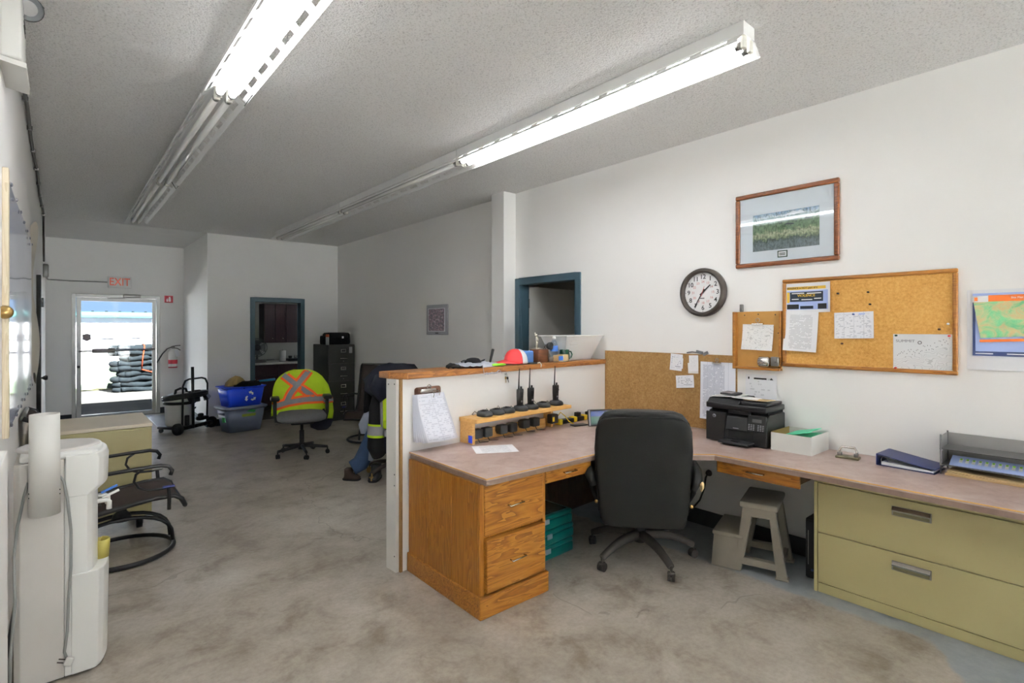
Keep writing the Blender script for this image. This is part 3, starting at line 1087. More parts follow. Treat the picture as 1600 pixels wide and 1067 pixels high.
def build_desk():
    # worktop: one continuous L-shaped laminate top
    # order: outer front edge, clockwise from the left end
    c, s = math.cos(TH), math.sin(TH)
    q0, q1 = PW(0.075, -0.004), PW(2.20, -0.004)
    poly = [(1.70, 2.19), (2.585, 2.185), (3.13, 1.69), (3.165, -0.45), (3.835, -0.45), (3.835, q1[1]), (q1[0] - 0.0, q1[1]), (q0[0], q0[1])]
    poly = [(1.70, 2.19), (2.585, 2.185), (3.13, 1.69), (3.175, -0.45), (3.836, -0.45), (3.836, 3.14), (1.70, 2.995)]
    t = thing('worktop', 'L-shaped pinkish brown laminate worktop with angled inner corner', 'worktop', (0, 0, 0))
    part('top', MB().prism(poly, DZ - 0.012, DZ), 'laminate', t)
    off = [(1.705, 2.195), (2.583, 2.19), (3.134, 1.694), (3.179, -0.445), (3.83, -0.445), (3.83, 3.13), (1.705, 2.99)]
    part('front_edge', MB().prism(off, DZ - 0.040, DZ - 0.012), 'laminate_edge', t)
    m = MB()
    edge = [(1.70, 2.995), (1.70, 2.19), (2.585, 2.185), (3.13, 1.69), (3.175, -0.45)]
    m.tube([(x - 0.001, y - 0.001, DZ - 0.002) for x, y in edge], 0.0028, 6)
    part('edge_strip', m, 'edge_gold', t, label='thin golden strip along top edge')
    # pedestal
    d = thing('desk_pedestal', 'oak desk pedestal with two drawers and skirting base at partition end', 'desk', (1.70, 2.225, 0))
    part('body', MB().box(0.0, 0.475, 0.03, 0.765, 0.10, 0.715), 'oak_v', d, bevel=0.002)
    part('base', MB().box(-0.018, 0.49, -0.004, 0.775, 0.0, 0.118), 'oak_h', d, bevel=0.006)
    for i in range(3):
        part('side_plank', MB().box(-0.010, 0.0, 0.035 + i * 0.243, 0.035 + (i + 1) * 0.243 - 0.002, 0.118, 0.716), 'oak_v', d, bevel=0.0015)
    part('face_frame', MB().box(-0.010, 0.02, 0.012, 0.033, 0.118, 0.716).box(0.455, 0.475, 0.012, 0.033, 0.118, 0.716), 'oak_v', d, bevel=0.0015)
    for z0, z1, y in ((0.432, 0.712, 0.008), (0.135, 0.415, -0.012)):
        dr = part('drawer', MB().box(0.022, 0.453, y, 0.033, z0, z1), 'oak_h', d, bevel=0.004)
        zc = (z0 + z1) / 2
        part('handle', MB().tube([(0.185, y, zc), (0.185, y - 0.024, zc - 0.003), (0.285, y - 0.024, zc + 0.003), (0.285, y, zc)], 0.0042, 6), 'chrome', dr)
    # pencil drawers under the worktop
    for nm, lab, loc, rz, wd in (('slim_desk_unit', 'shallow oak pencil drawer under worktop beside pedestal', (2.18, 2.235, 0), 0.0, 0.40),
                                 ('slim_desk_unit', 'shallow oak pencil drawer under worktop left of file cabinet', (3.20, 1.715, 0), RZR, 0.50)):
        k = thing(nm, lab, 'drawer', loc, rz, 'pencil drawers under worktop')
        fm = 'oak_h'
        dr = part('drawer_front', MB().box(0, wd, 0, 0.02, 0.63, 0.712), fm, k, bevel=0.003)
        part('drawer_box', MB().box(0.02, wd - 0.02, 0.02, 0.42, 0.64, 0.70), 'dark_panel', k)
        part('handle', MB().tube([(wd / 2 - 0.05, 0, 0.672), (wd / 2 - 0.05, -0.02, 0.672), (wd / 2 + 0.05, -0.02, 0.672), (wd / 2 + 0.05, 0, 0.672)], 0.0042, 6), 'chrome', dr)
    # modesty boards below the desk, along the partition
    k = thing('modesty_panel', 'dark brown boarded panel below worktop behind teal cases', 'panel', PW(0, 0), TH)
    for i in range(18):
        part('board', MB().box(0.58 + i * 0.09, 0.58 + i * 0.09 + 0.088, -0.028, -0.004, 0.0, 0.700), 'dark_panel', k, bevel=0.002)
    # olive lateral file cabinet below the counter
    f = thing('file_cabinet', 'olive two-drawer steel lateral file cabinet under the counter', 'file cabinet', (3.385, 1.205, 0), RZR)
    W_ = 0.93
    part('body', MB().box(0, W_, 0.018, 0.44, 0.0, 0.705), 'olive_metal', f, bevel=0.003)
    part('side_rail', MB().box(0, 0.018, 0.0, 0.018, 0.0, 0.645).box(W_ - 0.018, W_, 0.0, 0.018, 0.0, 0.645), 'olive_metal', f, bevel=0.002)
    part('top_rail', MB().box(0.0, W_, 0.0, 0.018, 0.647, 0.705), 'olive_metal', f, bevel=0.002)
    part('kick_plate', MB().box(0.021, W_ - 0.021, 0.006, 0.018, 0.0, 0.055), 'olive_metal', f, bevel=0.002)
    for z0, z1 in ((0.355, 0.642), (0.060, 0.350)):
        dr = part('drawer', MB().box(0.021, W_ - 0.021, 0.0, 0.018, z0, z1), 'olive_scuffed', f, bevel=0.003)
        zc = z1 - 0.065
        h = part('handle', MB().box(0.385, 0.555, -0.006, 0.0, zc - 0.026, zc + 0.024), 'steel', dr, bevel=0.002)
        part('grip', MB().prism([(-0.020, zc + 0.006), (-0.006, zc + 0.022), (-0.006, zc - 0.003), (-0.016, zc - 0.001)], 0.388, 0.552, 'X'), 'chrome', h)
        part('recess', MB().box(0.392, 0.548, -0.0075, -0.006, zc - 0.022, zc - 0.005), 'olive_dark', h)


build_desk()


# ================================================================== RIGHT WALL
def build_right_wall():
    X = XR
    # ---- clock
    c = thing('wall_clock', 'round wall clock with brown rim, black and red numerals', 'clock', (X, 2.165, 1.832), RZR)
    part('rim', MB().lathe([(0.168, 0.0), (0.190, -0.004), (0.190, -0.035), (0.182, -0.055), (0.165, -0.058), (0.156, -0.045), (0.155, -0.02)], 48, (0, 0, 0), 'Y'), 'brown_metal', c)
    fc = part('dial', MB().lathe([(0.0, -0.022), (0.157, -0.022)], 48, (0, 0, 0), 'Y', False), 'print_white', c)
    for k in range(1, 13):
        a = PI / 2 - k * PI / 6
        text(str(k), 0.050, 'print_black', fc, (0.122 * math.cos(a), -0.0226, 0.122 * math.sin(a)), name='numeral', bold=0.012)
        text(str(k + 12), 0.026, 'print_pink', fc, (0.083 * math.cos(a), -0.0226, 0.083 * math.sin(a)), name='numeral', bold=0.006)
    ticks = MB()
    for k in range(12):
        a = PI / 2 - k * PI / 6
        ticks.cyl((0.149 * math.cos(a), -0.024, 0.149 * math.sin(a)), (0.149 * math.cos(a), -0.0215, 0.149 * math.sin(a)), 0.003, n=8)
    part('minute_marks', ticks, 'print_black', fc)
    part('dial_mark', MB().box(-0.024, 0.012, -0.0230, -0.0221, -0.050, -0.042), 'print_grey', fc)

    def hand(ang, l_, w_, y, m_, nm):
        dx, dz = math.sin(ang), math.cos(ang)
        nx, nz = dz, -dx
        pts = [(-0.03 * dx - w_ * nx, -0.03 * dz - w_ * nz), (-0.03 * dx + w_ * nx, -0.03 * dz + w_ * nz), (l_ * dx + w_ * 0.6 * nx, l_ * dz + w_ * 0.6 * nz), (l_ * dx - w_ * 0.6 * nx, l_ * dz - w_ * 0.6 * nz)]
        part(nm, MB().prism(pts, y, y - 0.002, 'Y'), m_, c)
    hand(R(30 * 1.6), 0.085, 0.006, -0.026, 'print_black', 'hour_hand')
    hand(R(211), 0.135, 0.0045, -0.029, 'print_black', 'minute_hand')
    hand(R(20), 0.05, 0.0016, -0.032, 'print_red', 'second_hand')
    # ---- framed print
    f = thing('framed_print', 'wood framed landscape print of geese over marsh and mountain', 'picture', (X, 1.556, 2.262), RZR)
    hw, hh, fw = 0.345, 0.268, 0.032
    for a0, a1, b0, b1, mt in ((-hw, hw, hh - fw, hh, 'h'), (-hw, hw, -hh, -hh + fw, 'h'), (-hw, -hw + fw, -hh + fw, hh - fw, 'v'), (hw - fw, hw, -hh + fw, hh - fw, 'v')):
        part('frame_rail', MB().rbox(a0, a1, -0.03, -0.002, b0, b1, 0.009, 3), 'frame_walnut', f)
    part('mat_board', MB().box(-hw + 0.02, hw - 0.02, -0.014, -0.004, -hh + 0.02, hh - 0.02), 'print_mat', f)
    pr = MB()
    pr.grid(lambda u, v: (-0.219 + u * 0.444, -0.0155, -0.156 + v * 0.264), 1, 1)
    pic = part('print', pr, 'landscape', f)
    mtn = MB().prism([(-0.01, 0.075), (0.03, 0.088), (0.06, 0.1), (0.085, 0.092), (0.105, 0.1), (0.14, 0.078)], -0.0158, -0.0162, 'Y')
    part('mountain', mtn, 'print_mat', pic)
    for bx, bz, s_ in ((0.03, 0.012, 1.0), (0.15, 0.035, 0.8)):
        g = MB().prism([(bx - 0.035 * s_, bz), (bx - 0.01 * s_, bz + 0.010 * s_), (bx + 0.03 * s_, bz + 0.004 * s_), (bx + 0.04 * s_, bz - 0.006 * s_), (bx, bz - 0.002 * s_)], -0.0158, -0.0164, 'Y')
        part('goose', g, 'print_slate', pic)
    pl = part('plaque', MB().box(-0.045, 0.022, -0.0165, -0.014, -0.214, -0.166), 'mug_green', f)
    part('plaque_text', MB().box(-0.038, 0.015, -0.0175, -0.0165, -0.207, -0.173), 'poster_white', pl)
    for z in (-0.186, -0.196):
        part('plaque_line', MB().box(-0.032, 0.008, -0.0181, -0.0175, z - 0.0028, z + 0.0028), 'print_black', pl)
    part('glazing', MB().box(-hw + 0.025, hw - 0.025, -0.0195, -0.0185, -hh + 0.025, hh - 0.025), 'door_glass', f)
    # ---- large bulletin board
    b = thing('bulletin_board', 'large oak framed cork bulletin board on white wall', 'bulletin board', (X, 1.092, 1.587), RZR)
    hw, hh, fw = 0.474, 0.302, 0.024
    part('cork_panel', MB().box(-hw + 0.01, hw - 0.01, -0.014, -0.002, -hh + 0.01, hh - 0.01), 'cork', b)
    for a0, a1, b0, b1 in ((-hw, hw, hh - fw, hh), (-hw, hw, -hh, -hh + fw), (-hw, -hw + fw, -hh + fw, hh - fw), (hw - fw, hw, -hh + fw, hh - fw)):
        part('frame_rail', MB().rbox(a0, a1, -0.026, -0.002, b0, b1, 0.006, 2), 'frame_oak', b)
    BX = X - 0.014
    # violence notice
    v = thing('safety_notice', 'colour notice reading VIOLENCE curling off cork board corner', 'notice', (BX, 1.402, 1.858), RZR)
    W_, H_, C_ = 0.285, 0.200, 0.035

    def surf(u, q):
        return ((u - 0.5) * W_, -0.003 - C_ * max(0.0, u - 0.55) ** 2 * 3, (q - 1) * H_)
    part('sheet', MB().grid(surf, 14, 6), 'poster_white', v)

    def patch(nm, u0, u1, q0, q1, m_, off=0.0008):
        mb = MB().grid(lambda a, b_: (surf(u0 + a * (u1 - u0), 0)[0], surf(u0 + a * (u1 - u0), 0)[1] - off, (q0 + b_ * (q1 - q0) - 1) * H_), 8, 1)
        return part(nm, mb, m_, v)
    patch('printed_band', 0.03, 0.90, 0.78, 0.88, 'print_yellow')
    patch('printed_band', 0.03, 0.95, 0.10, 0.74, 'print_lilac')
    patch('printed_panel', 0.10, 0.84, 0.37, 0.70, 'print_slate', 0.0014)
    patch('printed_panel', 0.03, 0.09, 0.34, 0.70, 'print_yellow', 0.0014)
    patch('printed_panel', 0.03, 0.30, 0.12, 0.28, 'print_black', 0.0014)
    patch('printed_panel', 0.33, 0.62, 0.12, 0.22, 'print_slate', 0.0014)
    patch('printed_panel', 0.72, 0.92, 0.11, 0.29, 'print_black', 0.0014)
    text('VIOLENCE', 0.024, 'print_yellow', v, (-0.01, -0.0065, -0.086), bold=0.012, rot=(PI / 2, 0, 0))
    text('VIOLENCE is NOT part of the job', 0.0165, 'print_black', v, (-0.018, -0.0062, -0.034), bold=0.015, rot=(PI / 2, 0, 0))
    for u0, u1, q0 in ((0.14, 0.42, 0.64), (0.48, 0.80, 0.63), (0.14, 0.30, 0.44), (0.36, 0.60, 0.42), (0.64, 0.80, 0.45)):
        patch('printed_line', u0, u1, q0, q0 + 0.03, 'print_white', 0.0020)
    # letter, form, site contour print
    solo('letter', paper(0.218, 0.270, 0.01, 0.012), 'doc_text', 'white typed letter pinned below the violence notice', 'paper', (BX - 0.004, 1.440, 1.664), 0, rot=(0, R(2.5), RZR))
    o = solo('form_sheet', paper(0.222, 0.168, 0.008, 0.010), 'doc_form', 'landscape printed form pinned on cork board centre', 'paper', (BX, 1.133, 1.654), 0, rot=(0, R(-1.5), RZR))
    part('heading_bar', MB().box(0.03, 0.10, -0.0062, -0.0052, -0.018, -0.010), 'print_lilac', o)
    s_ = thing('contour_print', 'white landscape contour drawing titled SUMMIT in board corner', 'paper', (BX, 0.780, 1.516), RZR)
    part('sheet', paper(0.284, 0.210, 0.0, 0.0), 'contour', s_)
    text('SUMMIT', 0.022, 'print_grey', s_, (-0.082, -0.0035, -0.042), sx=1.2)
    part('emblem', MB().lathe([(0.007, -0.003), (0.010, -0.003)], 16, (-0.012, 0, -0.05), 'Y', False), 'print_black', s_)
    tr = MB()
    rn = random.Random(5)
    for k in range(38):
        x = -0.12 + k * 0.0066
        z = -0.135 + 0.095 * (k / 38.0) + rn.uniform(-0.02, 0.02)
        tr.box(x - 0.0012, x + 0.0012, -0.0034, -0.0028, z, z + 0.005)
    part('tree_marks', tr, 'print_slate', s_)
    # push pins
    pins = [(1.218, 1.776, 'black'), (1.05, 1.776, 'black'), (1.04, 1.700, 'black'), (1.195, 1.452, 'tan'), (1.13, 1.640, 'blue'), (0.905, 1.507, 'green'), (0.655, 1.507, 'red'), (0.908, 1.312, 'red'), (0.70, 1.545, 'brown'), (0.66, 1.575, 'clear')]
    wh = ['upper left of cork board', 'upper middle of cork board', 'below the upper middle pins on cork', 'just below the landscape form', 'holding the landscape form', 'at top left of the contour drawing', 'at top right of the contour drawing', 'at bottom left of contour drawing', 'beside right frame of cork board', 'highest by right frame of cork board']
    for (y, z, cn), w_ in zip(pins, wh):
        mm = {'black': 'print_black', 'tan': 'hardboard', 'blue': 'print_navy', 'green': 'mug_green', 'red': 'print_red', 'brown': 'hardboard', 'clear': 'poster_white'}[cn]
        solo('push_pin', MB().lathe([(0.0, -0.016), (0.006, -0.016), (0.006, -0.013), (0.003, -0.011), (0.0035, -0.004), (0.006, -0.002), (0.006, 0.0), (0.0, 0.0)], 10, (0, 0, 0), 'Y'), mm, 'small %s push pin %s' % (cn, w_), 'push pin', (BX - 0.005, y, z), RZR, 'push pins on cork board')
    # ---- posters at the right edge
    solo('backing_sheet', MB().grid(lambda u, q: ((u - 0.5) * 0.62, -0.002 - 0.012 * (1 - q) ** 3 * math.sin(u * 9), (q - 1) * 0.44), 16, 8), 'poster_white', 'blank white backing sheet taped behind the site map', 'paper', (X, 0.272, 1.762), RZR)
    p = thing('site_map_poster', 'coloured site map poster with orange bands at right edge', 'poster', (X - 0.006, 0.300, 1.742), RZR)
    hw = 0.257
    part('sheet', MB().grid(lambda u, q: ((u - 0.5) * 2 * hw, -0.002, (q - 1) * 0.34), 2, 2), 'print_lilac', p)
    part('footer_band', MB().box(-hw, hw, -0.0032, -0.002, -0.342, -0.318), 'print_navy', p)
    part('side_band', MB().box(-hw, -hw + 0.012, -0.0032, -0.002, -0.318, -0.03), 'print_navy', p)
    mp = part('map_overlay', MB().at((0, 0, 0), (0, 0, 0)).grid(lambda u, q: (-hw + 0.004 + (u + 0.06 * (1 - q)) * 0.49, -0.006 - 0.004 * math.sin(q * 3), -0.045 - (1 - q) * 0.20 + 0.03 * u * (1 - q)), 8, 8), 'site_map', p)
    part('header_band', MB().box(-hw + 0.066, hw, -0.0075, -0.006, -0.046, -0.012), 'print_orange', p)
    part('header_logo', MB().box(-hw, -hw + 0.066, -0.0075, -0.006, -0.048, -0.014), 'print_white', p)
    part('logo_mark', MB().box(-hw + 0.008, -hw + 0.022, -0.0085, -0.0075, -0.042, -0.022), 'print_orange', p)
    part('orange_footer', MB().prism([(-hw + 0.03, -0.268), (hw, -0.246), (hw, -0.232), (-hw + 0.03, -0.254)], -0.0065, -0.0075, 'Y'), 'print_orange', p)
    text('Site Plan', 0.014, 'print_white', p, (-hw + 0.18, -0.008, -0.028), bold=0.01)
    part('footer_line', MB().box(-hw + 0.012, -hw + 0.085, -0.0038, -0.0032, -0.333, -0.327), 'print_white', p)
    part('footer_line', MB().box(-hw + 0.14, -hw + 0.30, -0.0038, -0.0032, -0.333, -0.327), 'print_white', p)
    # ---- small open tray box on the wall
    k = thing('wall_box', 'shallow fibreboard wall tray with wooden rim left of cork board', 'tray', (X, 1.738, 1.457), RZR)
    part('back', MB().box(-0.172, 0.165, -0.012, -0.001, -0.205, 0.215), 'fibreboard', k)
    part('rim', MB().box(-0.172, -0.152, -0.055, -0.012, -0.205, 0.215), 'frame_oak', k, bevel=0.002)
    part('rim', MB().box(-0.152, 0.165, -0.055, -0.012, -0.205, -0.187), 'frame_oak', k, bevel=0.002)
    part('rim', MB().box(0.150, 0.165, -0.030, -0.012, -0.187, 0.215), 'frame_oak', k, bevel=0.002)
    for dx, dz in ((-0.10, 0.19), (0.0, 0.195), (0.12, 0.19), (0.14, 0.06)):
        part('screw', MB().lathe([(0.0, -0.0135), (0.004, -0.0132), (0.005, -0.012)], 8, (dx, 0, dz), 'Y'), 'black_plastic', k)
    solo('switch_plate', MB().rbox(-0.012, 0.012, -0.02, 0.0, -0.028, 0.028, 0.004), 'steel', 'small dark metal latch on top of the wall tray', 'latch', (X - 0.012, 1.856, 1.700), RZR)
    solo('map_sketch', paper(0.225, 0.185, 0.006, 0.02), 'sketch', 'pencil line map sheet clipped inside the wall tray', 'paper', (X - 0.018, 1.735, 1.578), 0, rot=(0, R(1.5), RZR))

    def bulldog(name, label, loc, s_):
        q = thing(name, label, 'clip', loc, RZR, 'bulldog clips')
        part('jaw', MB().prism([(-0.004, 0.0), (-0.022, -0.004), (-0.024, -0.012), (-0.004, -0.016)], -0.036 * s_, 0.036 * s_, 'X'), 'chrome', q)
        part('loop', MB().tube([(0.012 * s_ * math.sin(t), -0.012, 0.016 * s_ - 0.014 * s_ * math.cos(t) + 0.0) for t in [i * 2 * PI / 12 for i in range(12)]], 0.0025, 6, True), 'steel', q)
    bulldog('bulldog_clip', 'silver bulldog clip holding the pencil line map', (X - 0.014, 1.735, 1.590), 1.1)
    # pencil sharpener
    q = thing('pencil_sharpener', 'silver crank pencil sharpener on right rim of wall tray', 'sharpener', (X - 0.055, 1.640, 1.315), RZR)
    part('drum', MB().lathe([(0.0, -0.05), (0.030, -0.05), (0.036, -0.045), (0.036, 0.018), (0.030, 0.026), (0.0, 0.028)], 20, (-0.02, -0.005, 0), 'X'), 'chrome', q)
    part('bracket', MB().rbox(0.012, 0.065, -0.012, 0.012, -0.03, 0.035, 0.005), 'steel', q)
    part('crank', MB().tube([(0.03, -0.005, 0), (0.055, -0.012, 0.0), (0.058, -0.014, 0.03), (0.07, -0.03, 0.03)], 0.005, 6), 'steel', q)
    # ---- lower cork sheet behind the desk
    solo('cork_sheet', MB().box(-0.602, 0.655, -0.010, -0.001, -0.30, 0.285), 'cork_dark', 'plain brown cork sheet on wall behind leather chair', 'cork board', (X, 2.553, 1.06), RZR)
    BX2 = X - 0.011
    for nm, lab, y, z, w_, h_, ra, mt in (
            ('note', 'pair of handwritten notes leftmost on brown cork sheet', 2.400, 1.340, 0.115, 0.135, 3, 'doc_notes'),
            ('note', 'small note stack beside the printed phone list', 2.250, 1.335, 0.085, 0.125, -3, 'doc_blank'),
            ('note', 'slanted note pinned below the other notes', 2.330, 1.170, 0.165, 0.10, -6, 'doc_notes')):
        o = solo(nm, paper(w_, h_, 0.006, 0.008), mt, lab, 'paper', (BX2, y, z), 0, rot=(0, R(ra), RZR), group='notes on cork sheet')
        if ra == 3:
            part('lower_sheet', MB().at((0.012, -0.004, -0.03)).grid(lambda u, q: ((u - 0.5) * 0.10, -0.002, (q - 1) * 0.085), 2, 2), 'doc_blank', o)
        if ra == -3:
            part('lower_sheet', MB().at((-0.012, 0.001, -0.06)).grid(lambda u, q: ((u - 0.5) * -0.09, -0.0012, (q - 1) * 0.085), 2, 2), 'paper', o)
    solo('phone_list', paper(0.285, 0.445, 0.0, 0.012), 'doc_list', 'tall printed list sheet clipped to wall behind printer', 'paper', (BX2 - 0.006, 2.045, 1.290), RZR)
    bulldog('bulldog_clip', 'bulldog clip holding the tall printed list', (BX2 - 0.006, 2.045, 1.292), 0.9)
    o = solo('memo_sheet', paper(0.225, 0.30, 0.0, 0.02), 'doc_blank', 'memo sheet with black heading below the wall tray', 'paper', (X - 0.002, 1.722, 1.215), RZR)
    part('heading_bar', MB().box(-0.05, 0.04, -0.0042, -0.0032, -0.035, -0.024), 'print_black', o)
    part('heading_mark', MB().prism([(0.062, -0.035), (0.075, -0.02), (0.088, -0.035)], -0.0032, -0.0042, 'Y'), 'print_black', o)
    part('heading_mark', MB().box(-0.093, -0.083, -0.0042, -0.0032, -0.036, -0.020), 'print_black', o)
    solo('tag_bundle', MB().at((0, -0.012, 0), (0, R(12), 0)).box(-0.03, 0.025, -0.004, 0.004, 0.0, 0.022).at((0.06, -0.014, -0.006), (0, R(-28), 0)).box(-0.025, 0.02, -0.004, 0.004, 0.0, 0.022).at().tube([(-0.11, -0.01, 0.004), (-0.06, -0.014, 0.012), (0.0, -0.012, 0.006)], 0.005, 6), 'print_grey', 'small grey tags tucked on top edge of brown cork', 'tags', (X - 0.001, 2.20, 1.350), RZR)
    # ---- team photo poster far along the wall
    p = thing('photo_plaque', 'grey framed team photo poster on wall beyond pillar', 'poster', (X, 6.028, 1.667), RZR)
    part('plate', MB().rbox(-0.262, 0.262, -0.018, -0.001, -0.202, 0.202, 0.006), 'poster_grey', p)
    part('photo', MB().grid(lambda u, q: (-0.20 + u * 0.39, -0.0195, -0.150 + q * 0.295), 1, 1), 'crowd', p)
    m = MB()
    for a0, a1, b0, b1 in ((-0.21, 0.20, 0.145, 0.153), (-0.21, 0.20, -0.158, -0.150), (-0.21, -0.20, -0.15, 0.145), (0.19, 0.20, -0.15, 0.145)):
        m.box(a0, a1, -0.0215, -0.018, b0, b1)
    part('photo_border', m, 'poster_white', p)
    part('name_plate', MB().box(-0.03, 0.04, -0.021, -0.018, -0.187, -0.172), 'print_black', p)
    # cord and outlet below the counter
    q = thing('power_lead', 'black power cord hanging from wall grommet under counter', 'cord', (X, 2.125, 0.42), RZR)
    part('grommet', MB().lathe([(0.0, -0.02), (0.02, -0.02), (0.026, -0.001)], 14, (0, 0, 0), 'Y'), 'black_plastic', q)
    part('cord', MB().tube([(0, -0.02, 0.0), (-0.004, -0.045, -0.03), (-0.02, -0.04, -0.12), (-0.06, -0.035, -0.22), (-0.12, -0.04, -0.30), (-0.2, -0.05, -0.38)], 0.007, 8), 'black_plastic', q)


build_right_wall()

# ================================================================== THINGS ON THE DESK
def build_desk_things():
    Z = DZ
    # clipboard hung on the partition
    k = thing('clipboard', 'brown clipboard with thick sheaf of forms hung on partition', 'clipboard', PW(0.225, -0.001, 1.165), TH)
    part('board', MB().prism(rr2(-0.110, 0.100, -0.345, 0.0, 0.02), -0.006, -0.002, 'Y'), 'hardboard', k)
    part('clip', MB().rbox(-0.07, 0.055, -0.022, -0.006, -0.038, -0.012, 0.006).tube([(-0.02, -0.016, -0.012), (-0.02, -0.02, 0.006), (-0.006, -0.02, 0.014), (0.008, -0.02, 0.006), (0.008, -0.016, -0.012)], 0.004, 6).cyl((-0.075, -0.014, -0.03), (0.075, -0.014, -0.03), 0.005, n=8), 'chrome', k)
    for i in range(7):
        q = i / 6.0
        w_ = 0.235 + 0.015 * q
        cx = 0.01 + 0.022 * q

        def fn(u, v, q=q, w_=w_, cx=cx):
            d = 0.014 + 0.004 * q + (1 - v) ** 1.4 * (0.012 + 0.085 * q)
            side = 0.03 * q * (1 - v)
            x = cx - 0.045 + (u - 0.5) * (w_ - 0.10 * q * (v ** 3) * 0.3) + side
            return (x + 0.02, -d - 0.014 * math.sin(u * PI) * q * (1 - v), -0.045 - (1 - v) * (0.300 + 0.006 * math.sin(i * 2.1)))
        part('form', MB().grid(fn, 8, 8), 'doc_clip', k, solid=0.0008)
    part('wire_hook', MB().tube([(0.02, -0.02, -0.03), (0.026, -0.034, -0.05), (0.018, -0.036, -0.07)], 0.0025, 5).tube([(0.07, -0.015, -0.03), (0.074, -0.032, -0.045), (0.068, -0.034, -0.062)], 0.0025, 5), 'steel', k)
    # loose sheet on the desk
    solo('desk_sheet', MB().grid(lambda u, v: ((u - 0.5) * 0.279, (v - 0.5) * 0.216, 0.0015 + 0.004 * max(0, u - 0.7) ** 2), 8, 4), 'doc_text', 'loose typed sheet lying flat on desk before radios', 'paper', (2.165, 2.70, Z), R(-28))
    # radio charging shelf
    s = thing('charging_shelf', 'small pine shelf carrying radio chargers against partition', 'shelf', PW(0, 0, Z), TH)
    part('top_board', MB().box(0.485, 1.49, -0.195, -0.005, 0.150, 0.176), 'pine', s, bevel=0.003)
    part('end_board', MB().box(0.492, 0.517, -0.140, -0.006, 0.0, 0.150), 'pine', s, bevel=0.003)
    part('back_board', MB().box(0.517, 1.33, -0.060, -0.035, 0.0, 0.075), 'pine', s, bevel=0.003)
    part('end_board', MB().box(1.36, 1.385, -0.09, -0.006, 0.0, 0.150), 'pine', s, bevel=0.003)
    part('tape_patch', MB().box(0.489, 0.493, -0.138, -0.10, 0.01, 0.06), 'bin_blue', s)
    zt = Z + 0.176
    base = MB().loft([(0, 0, 0.0, 0.048, 0.052), (0, 0, 0.006, 0.052, 0.056), (0, 0, 0.022, 0.050, 0.054), (0, 0.004, 0.034, 0.040, 0.044), (0, 0.006, 0.036, 0.032, 0.034)], 20, 2.6).mesh('cup_body')
    well = MB().loft([(0, 0.006, 0.0355, 0.028, 0.022), (0, 0.006, 0.040, 0.030, 0.024), (0, 0.006, 0.040, 0.024, 0.018), (0, 0.006, 0.0365, 0.022, 0.016)], 16, 3).mesh('well')
    xs = (0.635, 0.752, 0.858, 0.995, 1.112, 1.25, 1.405)
    names = ['first radio charger at left end of pine shelf', 'second radio charger from left end of pine shelf', 'third radio charger, beside first standing radio', 'radio charger under the leftmost standing radio', 'radio charger under the middle standing radio', 'empty radio charger between middle and rightmost radios', 'radio charger under the rightmost standing radio']
    for i, x in enumerate(xs):
        q = thing('radio_charger', names[i], 'charger', PW(x, -0.105, zt), TH + R(8 * math.sin(i * 2.0)), 'radio chargers')
        for nm, me, mm in (('cup', base, 'charcoal_plastic'), ('well', well, 'black_matte')):
            o = bpy.data.objects.new(nm, me)
            if not me.materials:
                me.materials.append(MATS[mm])
            COL.objects.link(o)
            o.parent = q
        if i not in (3, 4, 6):
            part('contact_post', MB().box(-0.012, -0.004, 0.0, 0.012, 0.036, 0.046).box(0.004, 0.012, 0.0, 0.012, 0.036, 0.044), 'black_plastic', q)
        part('cord', MB().tube([(-0.02, 0.045, 0.008), (-0.035, 0.068, 0.03 + 0.008 * (i % 3)), (-0.05, 0.078, 0.008), (-0.03, 0.085, -0.0)], 0.0025, 5), 'black_plastic', q)
    rl = ['leftmost black two-way radio standing in its charger', 'middle black two-way radio standing in its charger', 'rightmost black two-way radio with side knob, in charger']
    for i, x in ((0, 0.995), (1, 1.112), (2, 1.405)):
        q = thing('two_way_radio', rl[i], 'radio', PW(x, -0.098, zt + 0.043), TH + R(4), 'two-way radios')
        part('body', MB().loft([(0, 0, 0.0, 0.024, 0.015, 5), (0, 0, 0.06, 0.026, 0.017, 5), (0.002, 0, 0.105, 0.028, 0.017, 5), (0.002, 0, 0.118, 0.026, 0.015, 5)], 20), 'black_plastic', q)
        part('antenna', MB().tube([(-0.014, 0, 0.116), (-0.013, 0, 0.15), (-0.004, 0.002, 0.27)], [0.006, 0.0048, 0.0036], 8), 'black_matte', q)
        part('volume_knob', MB().cyl((0.014, 0, 0.116), (0.014, 0, 0.136), 0.0075, n=10), 'black_plastic', q)
        part('speaker_grille', MB().box(-0.014, 0.014, -0.019, -0.0165, 0.055, 0.095), 'black_matte', q)
        part('badge', MB().box(-0.006, 0.008, -0.0185, -0.0165, 0.020, 0.032), 'poster_grey', q)
        if i == 2:
            part('side_knob', MB().cyl((0.026, 0, 0.07), (0.044, 0, 0.076), 0.005, n=8), 'black_plastic', q)
    # plug-in power adapters below the shelf
    for i, x in enumerate((0.560, 0.652, 0.800, 0.900, 1.035, 1.145)):
        q = thing('power_adapter', 'black square plug adapter under pine shelf, number %s from left' % ('one', 'two', 'three', 'four', 'five', 'six')[i], 'adapter', PW(x, -0.105, Z + 0.030 if i < 4 else Z + 0.040), TH, 'plug adapters under pine shelf')
        part('case', MB().rbox(-0.036, 0.036, -0.030, 0.026, 0.0, 0.066, 0.008), 'charcoal_plastic', q)
        part('prong_collar', MB().rbox(-0.024, 0.024, 0.026, 0.045, 0.012, 0.054, 0.004), 'black_plastic', q)
        part('cord', MB().tube([(0.0, -0.01, 0.002), (0.01, -0.02, -0.026), (0.05, -0.03, -0.027), (0.075, -0.04, -0.028)], 0.003, 5), 'black_plastic', q)
